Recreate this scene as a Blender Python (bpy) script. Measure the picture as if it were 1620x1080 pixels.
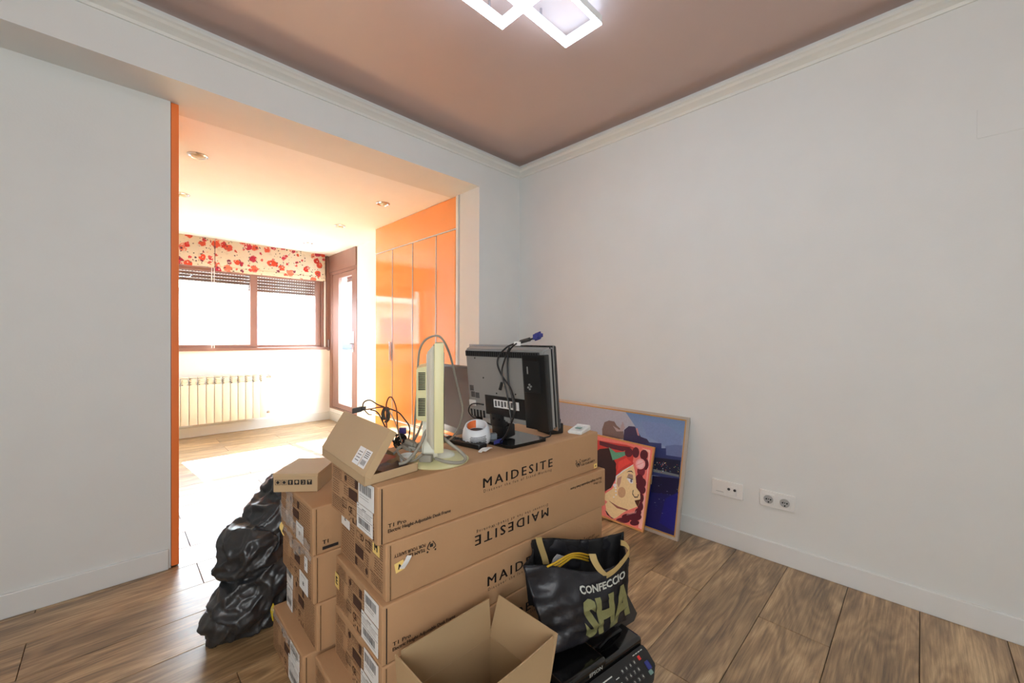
import bpy, bmesh, math, random
from mathutils import Vector, Matrix, noise
for o in list(bpy.data.objects): bpy.data.objects.remove(o)
SC = bpy.context.scene; COL = SC.collection
rnd = random.Random(7)
# ------------------------------------------------------------ camera
YAW, PITCH, ROLL, FPX, CH = 0.7793, -0.0050, 0.0037, 638.9, 1.15
Fv = Vector((math.sin(YAW)*math.cos(PITCH), math.cos(YAW)*math.cos(PITCH), math.sin(PITCH)))
R0 = Vector((math.cos(YAW), -math.sin(YAW), 0)); U0 = R0.cross(Fv)
Rv = R0*math.cos(ROLL) + U0*math.sin(ROLL); Uv = U0*math.cos(ROLL) - R0*math.sin(ROLL)
CP = Vector((0, 0, CH))
cam = bpy.data.cameras.new('camera'); cam.sensor_width = 36; cam.lens = FPX/1620*36; cam.clip_start = .02; cam.clip_end = 300
camo = bpy.data.objects.new('camera', cam); COL.objects.link(camo)
M = Matrix((Rv, Uv, -Fv)).transposed().to_4x4(); M.translation = CP
camo.matrix_world = M; SC.camera = camo
# ------------------------------------------------------------ world, sun, fill, exposure
SC.view_settings.view_transform = 'Standard'; SC.view_settings.look = 'None'
SC.view_settings.gamma = 1; SC.view_settings.use_curve_mapping = False
SC.view_settings.exposure = 0.3
W = bpy.data.worlds.new('sky'); SC.world = W; W.use_nodes = True
bg = W.node_tree.nodes['Background']; bg.inputs[0].default_value = (.78, .89, 1, 1); bg.inputs[1].default_value = 26
sun = bpy.data.lights.new('sun', 'SUN'); sun.energy = 140; sun.angle = .012; sun.color = (1, .97, .93)
so = bpy.data.objects.new('sun', sun); COL.objects.link(so)
so.rotation_euler = Vector((.10, -1, -.92)).to_track_quat('-Z', 'Y').to_euler()
def area(name, loc, tgt, sx, sy, e, col=(1, 1, 1)):
    l = bpy.data.lights.new(name, 'AREA'); l.shape = 'RECTANGLE'; l.size = sx; l.size_y = sy; l.energy = e; l.color = col
    o = bpy.data.objects.new(name, l); COL.objects.link(o); o.location = loc
    o.rotation_euler = (Vector(tgt)-Vector(loc)).to_track_quat('-Z', 'Y').to_euler(); return o
area('room_fill', (-1.0, -.95, 1.5), (1.2, 1.4, 1.5), 1.4, 1.4, 62, (.92, .97, 1))  # fill lamp added behind the camera to lift the room, no doorway there
SC.cycles.max_bounces = 8; SC.cycles.diffuse_bounces = 5; SC.cycles.glossy_bounces = 4
SC.cycles.transmission_bounces = 6; SC.cycles.transparent_max_bounces = 8
SC.cycles.caustics_reflective = False; SC.cycles.caustics_refractive = False; SC.cycles.sample_clamp_indirect = 6

# pixel of the 1620x1080 photograph -> point on a real plane of the room
def ray(x, y): return Fv + Rv*((x-810)/FPX) - Uv*((y-540)/FPX)
def at(x, y, ax, v):
    d = ray(x, y); i = 'XYZ'.index(ax); return CP + d*((v-CP[i])/d[i])
def atp(x, y, P, N):
    d = ray(x, y); return CP + d*((P-CP).dot(N)/d.dot(N))
def atd(x, y, dep): return CP + ray(x, y)*dep

# ------------------------------------------------------------ materials
def s2l(c):
    return tuple(((v/255)/12.92 if v/255 <= .04045 else ((v/255+.055)/1.055)**2.4) for v in c) + (1,)
def mat(name, col, rough=.6, metal=0, bump=0, bscale=40, var=0, vscale=6, spec=.5, coat=0, emit=0, trans=0, alpha=1, stretch=(1, 1, 1)):
    m = bpy.data.materials.new(name); m.use_nodes = True; nt = m.node_tree; b = nt.nodes['Principled BSDF']
    c = s2l(col); b.inputs['Base Color'].default_value = c
    b.inputs['Roughness'].default_value = rough; b.inputs['Metallic'].default_value = metal
    b.inputs['Specular IOR Level'].default_value = spec; b.inputs['Coat Weight'].default_value = coat
    b.inputs['Transmission Weight'].default_value = trans; b.inputs['Alpha'].default_value = alpha
    if emit: b.inputs['Emission Color'].default_value = c; b.inputs['Emission Strength'].default_value = emit
    L = nt.links.new
    g = nt.nodes.new('ShaderNodeNewGeometry'); mp = nt.nodes.new('ShaderNodeMapping'); mp.inputs['Scale'].default_value = stretch
    L(g.outputs['Position'], mp.inputs['Vector'])
    n1 = nt.nodes.new('ShaderNodeTexNoise'); n1.inputs['Scale'].default_value = vscale; n1.inputs['Detail'].default_value = 5
    L(mp.outputs[0], n1.inputs['Vector'])
    mx = nt.nodes.new('ShaderNodeMix'); mx.data_type = 'RGBA'
    v = max(var, .03)
    mx.inputs['A'].default_value = tuple(k*(1-v) for k in c[:3])+(1,); mx.inputs['B'].default_value = tuple(min(1, k*(1+v)) for k in c[:3])+(1,)
    L(n1.outputs['Fac'], mx.inputs['Factor']); L(mx.outputs['Result'], b.inputs['Base Color'])
    if bump:
        n2 = nt.nodes.new('ShaderNodeTexNoise'); n2.inputs['Scale'].default_value = bscale; n2.inputs['Detail'].default_value = 4
        L(mp.outputs[0], n2.inputs['Vector'])
        bp = nt.nodes.new('ShaderNodeBump'); bp.inputs['Strength'].default_value = bump; bp.inputs['Distance'].default_value = .01
        L(n2.outputs['Fac'], bp.inputs['Height']); L(bp.outputs[0], b.inputs['Normal'])
    return m
WALL = mat('wall_paint', (224, 226, 223), .75, bump=.04, bscale=120, var=.01)
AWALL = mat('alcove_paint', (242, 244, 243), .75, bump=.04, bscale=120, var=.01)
CEIL = mat('ceiling_paint', (198, 176, 168), .42, bump=.02, bscale=3, var=.02, spec=.35)
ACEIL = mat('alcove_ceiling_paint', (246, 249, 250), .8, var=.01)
TRIM = mat('trim_paint', (227, 228, 222), .45, bump=.03, bscale=60)
BASEB = mat('baseboard_lacquer', (226, 228, 226), .4, bump=.02)
ORANGE = mat('orange_lacquer', (250, 158, 84), .08, var=.02, coat=.5)
ORANGE2 = mat('orange_edge', (244, 128, 62), .35)
ALU = mat('aluminium', (205, 205, 205), .3, metal=.7)
CHROME = mat('chrome', (200, 200, 205), .18, metal=1)
BROWNF = mat('bronze_aluminium', (140, 104, 92), .38, metal=.15, var=.06)
SHUT = mat('shutter_slat', (118, 94, 84), .5)
WHITEP = mat('white_plastic', (232, 232, 228), .3)
RAD = mat('radiator_enamel', (245, 238, 222), .3)
CARD = mat('cardboard', (183, 143, 104), .82, bump=.08, bscale=90, var=.07, vscale=9)
CARD2 = mat('cardboard_pale', (196, 168, 130), .8, bump=.05, bscale=90, var=.05, vscale=9)
CARDI = mat('cardboard_inside', (178, 150, 112), .85, bump=.06, var=.06)
CARDT = mat('cardboard_lid', (190, 163, 126), .7, var=.04)
EDGE = mat('corrugated_edge', (120, 92, 62), .9, bump=.6, bscale=300, var=.3, vscale=200)
INK = mat('black_ink', (38, 32, 30), .7)
INKB = mat('brown_ink', (74, 46, 32), .8)
PAPER = mat('label_paper', (238, 238, 236), .5)
GREYINK = mat('grey_ink', (95, 92, 92), .6)
YELL = mat('yellow_sticker', (246, 214, 130), .55)
BLACKP = mat('black_plastic', (24, 24, 25), .35, bump=.03, bscale=300)
BLACKG = mat('black_gloss', (14, 14, 15), .12, coat=.4)
GREYB = mat('grey_back_shell', (150, 150, 147), .4, var=.1, vscale=8, metal=.2)
DGREY = mat('dark_grey', (58, 57, 57), .5)
DARK = mat('dark_slot', (14, 13, 13), .8)
BEIGE = mat('aged_beige_plastic', (216, 210, 160), .42, var=.05)
BEIGE2 = mat('pale_beige_plastic', (226, 224, 205), .42, var=.05)
CABG = mat('grey_cable', (150, 145, 132), .5)
CABK = mat('black_cable', (26, 25, 26), .35)
CABR = mat('brown_cable', (92, 50, 32), .4)
BLUE = mat('vga_blue', (52, 58, 130), .4)
PURP = mat('vga_purple', (70, 58, 130), .4)
BROWNS = mat('brown_screen', (70, 54, 45), .5, var=.06)
BIN = mat('bin_bag_film', (42, 43, 45), .38, bump=.3, bscale=22, spec=.7)
TOTE = mat('tote_fabric', (32, 32, 37), .42, bump=.35, bscale=22, var=.15, vscale=12)
TOTEI = mat('tote_inside', (14, 13, 15), .6, bump=.4, bscale=20)
GOLD = mat('gold_ribbon', (188, 164, 110), .4, metal=.2, bump=.1)
OLIVE = mat('gold_print', (148, 150, 104), .32, metal=.35, bump=.4, bscale=30, var=.2, vscale=30)
SILV = mat('silver_print', (198, 202, 194), .35, metal=.1)
YCAB = mat('yellow_cable', (205, 165, 40), .4)
MESHW = mat('white_shell', (222, 224, 226), .35)
MESHG = mat('grey_mesh', (165, 166, 168), .5)
ORP = mat('orange_plastic', (240, 120, 60), .4)
WOODF = mat('orange_wood', (214, 150, 88), .5, var=.1, vscale=30)
SILF = mat('silver_frame', (196, 188, 176), .35, metal=.4, var=.08, vscale=20)
GOLDF = mat('gilt_edge', (205, 160, 96), .35, metal=.4)
PINKF = mat('red_plastic', (225, 60, 55), .4)
GREENP = mat('green_plastic', (120, 150, 140), .4)
FACADE = mat('facade', (128, 126, 120), .8, var=.03, vscale=2)
FACW = mat('facade_window', (40, 52, 76), .2)
FACB = mat('facade_awning', (120, 140, 190), .6)
GROUND = mat('street', (150, 148, 144), .9, var=.1, vscale=1)
FILM = mat('stretch_film', (235, 228, 220), .15, alpha=.32, bump=.6, bscale=60)
LEDON = mat('led_strip', (215, 234, 255), .5, emit=26)
LEDUP = mat('led_upper_strip', (190, 222, 255), .5, emit=6)
BAGP = mat('plastic_bag_white', (200, 190, 170), .35, bump=.5, bscale=40)

def glass():
    m = bpy.data.materials.new('window_glass'); m.use_nodes = True; nt = m.node_tree; nt.nodes.clear()
    o = nt.nodes.new('ShaderNodeOutputMaterial'); t = nt.nodes.new('ShaderNodeBsdfTransparent'); g = nt.nodes.new('ShaderNodeBsdfGlossy')
    g.inputs['Roughness'].default_value = .02; t.inputs[0].default_value = (.95, .97, .97, 1)
    f = nt.nodes.new('ShaderNodeFresnel'); ge = nt.nodes.new('ShaderNodeNewGeometry'); mr = nt.nodes.new('ShaderNodeMapRange')
    mr.inputs[3].default_value = 1.45; mr.inputs[4].default_value = 1/1.45; nt.links.new(ge.outputs['Backfacing'], mr.inputs[0]); nt.links.new(mr.outputs[0], f.inputs[0]); mx = nt.nodes.new('ShaderNodeMixShader')
    nt.links.new(f.outputs[0], mx.inputs[0]); nt.links.new(t.outputs[0], mx.inputs[1]); nt.links.new(g.outputs[0], mx.inputs[2]); nt.links.new(mx.outputs[0], o.inputs[0])
    return m
GLASS = glass()
def vcol(name, rough=.45):
    m = bpy.data.materials.new(name); m.use_nodes = True; nt = m.node_tree; b = nt.nodes['Principled BSDF']
    a = nt.nodes.new('ShaderNodeVertexColor'); a.layer_name = 'Col'; b.inputs['Roughness'].default_value = rough
    n = nt.nodes.new('ShaderNodeTexNoise'); n.inputs['Scale'].default_value = 90; n.inputs['Detail'].default_value = 4
    g = nt.nodes.new('ShaderNodeNewGeometry'); nt.links.new(g.outputs['Position'], n.inputs['Vector'])
    mr = nt.nodes.new('ShaderNodeMapRange'); mr.inputs[3].default_value = .86; mr.inputs[4].default_value = 1.14; nt.links.new(n.outputs['Fac'], mr.inputs[0])
    mx = nt.nodes.new('ShaderNodeVectorMath'); mx.operation = 'SCALE'; nt.links.new(a.outputs[0], mx.inputs[0]); nt.links.new(mr.outputs[0], mx.inputs['Scale']); nt.links.new(mx.outputs[0], b.inputs['Base Color'])
    return m
PAINT = vcol('oil_paint', .35)
def wood():
    m = bpy.data.materials.new('oak_laminate'); m.use_nodes = True; nt = m.node_tree; b = nt.nodes['Principled BSDF']; N = nt.nodes.new; L = nt.links.new
    g = N('ShaderNodeNewGeometry'); oi = N('ShaderNodeObjectInfo')
    cm = N('ShaderNodeCombineXYZ'); mu = N('ShaderNodeMath'); mu.operation = 'MULTIPLY'; mu.inputs[1].default_value = 57
    L(oi.outputs['Random'], mu.inputs[0]); L(mu.outputs[0], cm.inputs[0]); L(mu.outputs[0], cm.inputs[1])
    ad = N('ShaderNodeVectorMath'); ad.operation = 'ADD'; L(g.outputs['Position'], ad.inputs[0]); L(cm.outputs[0], ad.inputs[1])
    def noi(sc, scale, det, dist=0, rough=.55):
        mp = N('ShaderNodeMapping'); mp.inputs['Scale'].default_value = sc; L(ad.outputs[0], mp.inputs['Vector'])
        n = N('ShaderNodeTexNoise'); n.inputs['Scale'].default_value = scale; n.inputs['Detail'].default_value = det
        n.inputs['Distortion'].default_value = dist; n.inputs['Roughness'].default_value = rough; L(mp.outputs[0], n.inputs['Vector']); return n
    big = noi((1.1, 5.4, 1), 1.7, 6, 1.2, .58); grain = noi((2.2, 62, 1), 2.2, 7, .35, .7); fine = noi((9, 260, 1), 1, 2)
    mp = N('ShaderNodeMapping'); mp.inputs['Scale'].default_value = (.9, 4.5, 1); L(ad.outputs[0], mp.inputs['Vector'])
    wv = N('ShaderNodeTexNoise'); wv.inputs['Scale'].default_value = 1.5; wv.inputs['Detail'].default_value = 1.5; L(mp.outputs[0], wv.inputs['Vector'])
    m1 = N('ShaderNodeMath'); m1.operation = 'MULTIPLY'; m1.inputs[1].default_value = 95; L(wv.outputs['Fac'], m1.inputs[0])
    sn = N('ShaderNodeMath'); sn.operation = 'SINE'; L(m1.outputs[0], sn.inputs[0])
    rings = N('ShaderNodeMapRange'); rings.inputs[1].default_value = -1; rings.inputs[2].default_value = 1; L(sn.outputs[0], rings.inputs[0])
    # value = .55 big + .3 grain + .15 rings
    def mm(a, k):
        x = N('ShaderNodeMath'); x.operation = 'MULTIPLY'; x.inputs[1].default_value = k; L(a, x.inputs[0]); return x.outputs[0]
    def aa(a, c):
        x = N('ShaderNodeMath'); x.operation = 'ADD'; L(a, x.inputs[0]); L(c, x.inputs[1]); return x.outputs[0]
    val = aa(aa(mm(big.outputs['Fac'], .52), mm(grain.outputs['Fac'], .42)), mm(rings.outputs[0], .06))
    rp = N('ShaderNodeValToRGB'); L(val, rp.inputs[0]); e = rp.color_ramp.elements
    e[0].position = .33; e[0].color = s2l((84, 62, 38)); e[1].position = .68; e[1].color = s2l((220, 190, 145))
    k = e.new(.46); k.color = s2l((142, 112, 76)); k = e.new(.56); k.color = s2l((180, 147, 105))
    tone = N('ShaderNodeMapRange'); tone.inputs[3].default_value = .84; tone.inputs[4].default_value = 1.14; L(oi.outputs['Random'], tone.inputs[0])
    vm = N('ShaderNodeVectorMath'); vm.operation = 'SCALE'; L(rp.outputs[0], vm.inputs[0]); L(tone.outputs[0], vm.inputs['Scale'])
    fr = N('ShaderNodeMapRange'); fr.inputs[3].default_value = .80; fr.inputs[4].default_value = 1.18; b.inputs['Coat Weight'].default_value = .35; b.inputs['Coat Roughness'].default_value = .34; L(fine.outputs['Fac'], fr.inputs[0])
    v2 = N('ShaderNodeVectorMath'); v2.operation = 'SCALE'; L(vm.outputs[0], v2.inputs[0]); L(fr.outputs[0], v2.inputs['Scale'])
    L(v2.outputs[0], b.inputs['Base Color'])
    rr = N('ShaderNodeMapRange'); b.inputs['Specular IOR Level'].default_value = .9; rr.inputs[3].default_value = .33; rr.inputs[4].default_value = .46; L(grain.outputs['Fac'], rr.inputs[0]); L(rr.outputs[0], b.inputs['Roughness'])
    bp = N('ShaderNodeBump'); bp.inputs['Strength'].default_value = .12; bp.inputs['Distance'].default_value = .004; L(grain.outputs['Fac'], bp.inputs['Height']); L(bp.outputs[0], b.inputs['Normal'])
    return m
WOOD = wood()
def floral():
    m = bpy.data.materials.new('floral_fabric'); m.use_nodes = True; nt = m.node_tree; b = nt.nodes['Principled BSDF']; N = nt.nodes.new; L = nt.links.new
    g = N('ShaderNodeNewGeometry'); mp = N('ShaderNodeMapping'); mp.inputs['Scale'].default_value = (1, 0, 1); L(g.outputs['Position'], mp.inputs['Vector'])
    nz = N('ShaderNodeTexNoise'); nz.inputs['Scale'].default_value = 28; L(mp.outputs[0], nz.inputs['Vector'])
    sc = N('ShaderNodeVectorMath'); sc.operation = 'SCALE'; sc.inputs['Scale'].default_value = .045; L(nz.outputs['Color'], sc.inputs[0])
    ad = N('ShaderNodeVectorMath'); ad.operation = 'ADD'; L(mp.outputs[0], ad.inputs[0]); L(sc.outputs[0], ad.inputs[1])
    col = None; prev = None
    base = N('ShaderNodeRGB'); base.outputs[0].default_value = s2l((248, 236, 214)); prev = base.outputs[0]
    for scale, thr, cols, off in ((8.5, .36, [(220, 74, 62), (232, 104, 72), (204, 66, 86), (236, 130, 100)], 0), (7.3, .34, [(232, 110, 82), (214, 80, 96), (226, 92, 60), (238, 150, 120)], 5.7), (15, .30, [(216, 88, 92), (240, 226, 204), (150, 70, 92), (226, 110, 100)], 3.3), (30, .26, [(110, 84, 92), (244, 232, 212), (120, 110, 96), (243, 230, 210)], 7.1)):
        of = N('ShaderNodeVectorMath'); of.operation = 'ADD'; of.inputs[1].default_value = (off, 0, off*.7); L(ad.outputs[0], of.inputs[0])
        v = N('ShaderNodeTexVoronoi'); v.inputs['Scale'].default_value = scale; L(of.outputs[0], v.inputs['Vector'])
        lt = N('ShaderNodeMapRange'); lt.inputs[1].default_value = thr; lt.inputs[2].default_value = thr-.05; L(v.outputs['Distance'], lt.inputs[0])
        sp = N('ShaderNodeSeparateColor'); L(v.outputs['Color'], sp.inputs[0])
        rp = N('ShaderNodeValToRGB'); rp.color_ramp.interpolation = 'CONSTANT'; e = rp.color_ramp.elements
        e[0].position = 0; e[0].color = s2l(cols[0]); e[1].position = .3; e[1].color = s2l(cols[1]); k = e.new(.55); k.color = s2l(cols[2]); k = e.new(.8); k.color = s2l(cols[3])
        L(sp.outputs[0], rp.inputs[0])
        keep = N('ShaderNodeMath'); keep.operation = 'GREATER_THAN'; keep.inputs[1].default_value = .12; L(sp.outputs[1], keep.inputs[0])
        mu = N('ShaderNodeMath'); mu.operation = 'MULTIPLY'; L(lt.outputs[0], mu.inputs[0]); L(keep.outputs[0], mu.inputs[1])
        mx = N('ShaderNodeMix'); mx.data_type = 'RGBA'; L(mu.outputs[0], mx.inputs['Factor']); L(prev, mx.inputs['A']); L(rp.outputs[0], mx.inputs['B']); prev = mx.outputs['Result']
    L(prev, b.inputs['Base Color']); b.inputs['Roughness'].default_value = .9
    tl = N('ShaderNodeBsdfTranslucent'); L(prev, tl.inputs[0]); ms = N('ShaderNodeMixShader'); ms.inputs[0].default_value = .4; L(b.outputs[0], ms.inputs[1]); L(tl.outputs[0], ms.inputs[2]); L(ms.outputs[0], nt.nodes['Material Output'].inputs[0])
    return m
FLORAL = floral()

# ------------------------------------------------------------ mesh helpers
def tag(o, label=None, cat=None, group=None, kind=None):
    if label: o['label'] = label
    if cat: o['category'] = cat
    if group: o['group'] = group
    if kind: o['kind'] = kind
    return o
def empty(name, loc=(0, 0, 0), rz=0, rot=None):
    o = bpy.data.objects.new(name, None); COL.objects.link(o); o.location = loc; o.empty_display_size = .05
    o.rotation_euler = rot if rot is not None else (0, 0, rz); return o
def build(name, bm, m, parent=None, smooth=False, keep=False):
    me = bpy.data.meshes.new(name)
    if not keep: bmesh.ops.recalc_face_normals(bm, faces=bm.faces)
    bm.to_mesh(me); bm.free()
    for k in (m if isinstance(m, (list, tuple)) else [m]): me.materials.append(k)
    if smooth:
        me.polygons.foreach_set('use_smooth', [True]*len(me.polygons))
        if smooth != 'all': me.set_sharp_from_angle(angle=math.radians(38))
    o = bpy.data.objects.new(name, me); COL.objects.link(o); o.parent = parent; return o
def B(): return bmesh.new()
def box(bm, x0, x1, y0, y1, z0, z1, bev=0, mi=0, Mx=None, seg=2):
    t = bmesh.new(); r = bmesh.ops.create_cube(t, size=1)
    for v in t.verts: v.co = Vector(((x0+x1)/2+v.co.x*(x1-x0), (y0+y1)/2+v.co.y*(y1-y0), (z0+z1)/2+v.co.z*(z1-z0)))
    if bev: bmesh.ops.bevel(t, geom=list(t.edges), offset=bev, segments=seg, profile=.6, affect='EDGES')
    merge(bm, t, mi, Mx)
def merge(bm, t, mi=0, Mx=None):
    mp = {}
    for v in t.verts: mp[v] = bm.verts.new(Mx @ v.co if Mx else v.co)
    for f in t.faces:
        try: n = bm.faces.new([mp[v] for v in f.verts]); n.material_index = mi
        except ValueError: pass
    t.free()
def cyl(bm, p0, p1, r, seg=20, mi=0, r2=None, caps=True):
    p0 = Vector(p0); p1 = Vector(p1); d = p1-p0; t = bmesh.new()
    bmesh.ops.create_cone(t, cap_ends=caps, segments=seg, radius1=r, radius2=r if r2 is None else r2, depth=d.length)
    merge(bm, t, mi, Matrix.Translation((p0+p1)/2) @ d.to_track_quat('Z', 'Y').to_matrix().to_4x4())
def prism(bm, pts, h, mi=0, Mx=None):
    """pts: (x,y) polygon extruded 0..h in z"""
    n = len(pts); lo = [Vector((p[0], p[1], 0)) for p in pts]; hi = [Vector((p[0], p[1], h)) for p in pts]
    if Mx: lo = [Mx @ v for v in lo]; hi = [Mx @ v for v in hi]
    a = [bm.verts.new(v) for v in lo]; b = [bm.verts.new(v) for v in hi]
    fs = [bm.faces.new(a[::-1]), bm.faces.new(b)] + [bm.faces.new((a[i], a[(i+1) % n], b[(i+1) % n], b[i])) for i in range(n)]
    for f in fs: f.material_index = mi
def cr(pts, n=8):
    P = [Vector(p) for p in pts]; P = [P[0]*2-P[1]] + P + [P[-1]*2-P[-2]]; out = []
    for i in range(1, len(P)-2):
        for k in range(n):
            t = k/n; a, b, c, d = P[i-1:i+3]
            out.append(.5*((2*b)+(c-a)*t+(2*a-5*b+4*c-d)*t*t+(3*b-a-3*c+d)*t**3))
    out.append(P[-2]); return out
def tube(bm, pts, r, seg=8, n=8, mi=0, smooth=True):
    P = cr(pts, n) if smooth else [Vector(p) for p in pts]
    up = Vector((0, 0, 1)); rings = []; T0 = None; nn = None
    for i, p in enumerate(P):
        T = (P[min(i+1, len(P)-1)]-P[max(i-1, 0)]).normalized()
        if nn is None:
            nn = T.orthogonal().normalized()
        else:
            nn = (nn - T*nn.dot(T)).normalized()
        bi = T.cross(nn)
        rings.append([bm.verts.new(p+(nn*math.cos(a)+bi*math.sin(a))*r) for a in [2*math.pi*k/seg for k in range(seg)]])
    for a, b in zip(rings, rings[1:]):
        for k in range(seg):
            f = bm.faces.new((a[k], a[(k+1) % seg], b[(k+1) % seg], b[k])); f.material_index = mi
    for rg in (rings[0][::-1], rings[-1]):
        f = bm.faces.new(rg); f.material_index = mi
def ribbon(bm, pts, wdir, w, th=.0015, n=6):
    P = cr(pts, n); wd = Vector(wdir).normalized()*w/2; prev = None
    for i, p in enumerate(P):
        T = (P[min(i+1, len(P)-1)]-P[max(i-1, 0)]).normalized(); nn = T.cross(wd).normalized()*th
        q = [bm.verts.new(p+wd+nn), bm.verts.new(p-wd+nn), bm.verts.new(p-wd-nn), bm.verts.new(p+wd-nn)]
        if prev:
            for k in range(4): bm.faces.new((prev[k], prev[(k+1) % 4], q[(k+1) % 4], q[k]))
        else: bm.faces.new(q)
        prev = q
    bm.faces.new(prev)
def lathe(bm, prof, seg=28, mi=0, Mx=None, sx=1, sy=1):
    rings = []
    for r, z in prof:
        if r < 1e-5: v = bm.verts.new(Mx @ Vector((0, 0, z)) if Mx else (0, 0, z)); rings.append([v]*seg); continue
        rg = []
        for k in range(seg):
            a = 2*math.pi*k/seg; c = Vector((r*math.cos(a)*sx, r*math.sin(a)*sy, z)); rg.append(bm.verts.new(Mx @ c if Mx else c))
        rings.append(rg)
    for a, b in zip(rings, rings[1:]):
        for k in range(seg):
            vs = []
            for v in (a[k], a[(k+1) % seg], b[(k+1) % seg], b[k]):
                if v not in vs: vs.append(v)
            if len(vs) > 2:
                f = bm.faces.new(vs); f.material_index = mi
_tc = {}
def text_bm(s, size, bold=0, spacing=1.0, align='LEFT'):
    c = bpy.data.curves.new('t', 'FONT'); c.body = s; c.size = size; c.offset = bold*size; c.space_character = spacing; c.align_x = align; c.resolution_u = 2
    c.extrude = 0
    o = bpy.data.objects.new('t', c); COL.objects.link(o)
    dg = bpy.context.evaluated_depsgraph_get(); me = bpy.data.meshes.new_from_object(o.evaluated_get(dg))
    bm = bmesh.new(); bm.from_mesh(me); bpy.data.objects.remove(o); bpy.data.curves.remove(c); bpy.data.meshes.remove(me)
    return bm
def frame_m(o, x, y):
    x = Vector(x).normalized(); y = Vector(y).normalized(); z = x.cross(y)
    m = Matrix((x, y, z)).transposed().to_4x4(); m.translation = Vector(o); return m
def fit_text(bm, s, Mx, w, h, bold=.01, spacing=1.0, mi=0):
    """text stretched to a width w and height h, baseline-left at the origin of Mx"""
    t = text_bm(s, 1, 0, spacing); xs = [v.co.x for v in t.verts]; ys = [v.co.y for v in t.verts]
    x0, x1, y1 = min(xs), max(xs), max(ys); y0 = min(ys)
    for v in t.verts: v.co = Vector(((v.co.x-x0)/(x1-x0)*w, (v.co.y-y0)/(y1-y0)*h, 0))
    bo = bold*h*1.3
    for k in range(3 if bold > .008 else 1):
        c = t.copy(); merge(bm, c, mi, Mx @ Matrix.Translation(((k-1)*bo*2.2 if bold > .008 else 0, (k % 2)*bo, 0)))
    t.free()
def quad(bm, Mx, x0, x1, y0, y1, mi=0, z=0):
    f = bm.faces.new([bm.verts.new(Mx @ Vector(p)) for p in ((x0, y0, z), (x1, y0, z), (x1, y1, z), (x0, y1, z))]); f.material_index = mi

# ------------------------------------------------------------ room shell
XR, YL, Y2, YW, HS, HL, HC = 2.453, 2.400, 2.636, 5.95, 2.33, 2.560, 2.615
XB, YB = -1.30, -1.20            # behind the camera
def struct(name, bm, m, parent=None, **k):
    o = build(name, bm, m, parent, **k)
    if not parent: o['kind'] = 'structure'
    return o
b = B(); box(b, XR, XR+.12, YB-.12, YL+.3, 0, HC+.1); struct('wall_right', b, WALL)
b = B(); box(b, XB-.12, .205, Y2, Y2+.13, 0, HS); struct('wall_left', b, WALL)
b = B(); box(b, 2.011, XR, YL, 2.645, 0, HS); box(b, XB-.12, XR, YL, Y2+.13, HS, HC+.1); struct('wall_front', b, WALL)
b = B(); box(b, XB-.12, XB, YB-.12, Y2+.13, 0, HC+.1); struct('wall_back', b, WALL)
b = B(); box(b, XB, XR, YB-.12, YB, 0, HC+.1); struct('wall_rear', b, WALL)
b = B(); box(b, XB, XR, YB, YL, HC, HC+.1); struct('ceiling', b, CEIL)
b = B(); box(b, -.5, 2.45, Y2+.13, YW+.25, HS, HS+.1); struct('ceiling.001', b, ACEIL)
b = B(); box(b, -.02, .10, Y2+.13, YW, 0, HS); struct('wall_alcove_left', b, AWALL)
b = B(); box(b, 2.213, 2.45, 4.133, 5.05, 0, HS); box(b, 2.213, 2.45, 5.05, YW+.25, 0, .165); struct('wall_alcove_right', b, AWALL)
b = B(); box(b, -.02, 2.213, YW, YW+.25, 0, 1.0); box(b, .10, .26, YW, YW+.25, 1.0, HS); struct('wall_window', b, AWALL)
# skirting
def skirt(name, x0, x1, y0, y1, m, h=.1):
    b = B(); box(b, x0, x1, y0, y1, 0, h, .004); struct(name, b, m)
skirt('baseboard_right', XR-.014, XR, YB, YL, BASEB)
skirt('baseboard_left', XB, .196, Y2-.014, Y2, BASEB)
skirt('baseboard_front', 2.011, XR-.014, YL-.014, YL, BASEB)
skirt('baseboard_window', .10, 2.20, YW-.014, YW, BASEB, .115)
skirt('baseboard_alcove', 2.199, 2.213, 4.133, YW-.014, BASEB, .115)
# crown moulding: stepped profile swept along the walls
prof = [(0, 0), (.008, .0), (.014, .012), (.030, .022), (.046, .030), (.056, .040), (.066, .044), (.066, .056), (.030, .066), (0, .066)]
def crown(name, p0, p1, inw):
    b = B(); p0 = Vector(p0); p1 = Vector(p1); n = Vector(inw); d = (p1-p0).normalized(); r = []
    for p, s in ((p0, 1), (p1, -1)):
        r.append([b.verts.new(p + n*u + Vector((0, 0, w)) + d*s*u*(1 if MIT[name][0 if s == 1 else 1] else 0)) for u, w in prof])
    k = len(prof)
    for i in range(k): b.faces.new((r[0][i], r[0][(i+1) % k], r[1][(i+1) % k], r[1][i]))
    b.faces.new(r[0]); b.faces.new(r[1][::-1]); struct(name, b, TRIM)
MIT = {'trim_1': (1, 1), 'trim_2': (1, 1)}
zc = 2.507
crown('trim_1', (XB, YL, zc), (XR, YL, zc), (0, -1, 0)); crown('trim_2', (XR, YB, zc), (XR, YL, zc), (-1, 0, 0))
# faint filled hatch on the right wall
a0 = at(1546, 174, 'X', XR); a1 = at(1546, 220, 'X', XR)
b = B(); box(b, XR-.003, XR, a0.y-.5, a0.y, a1.z, a0.z, .001); struct('trim_3', b, WALL)

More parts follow.
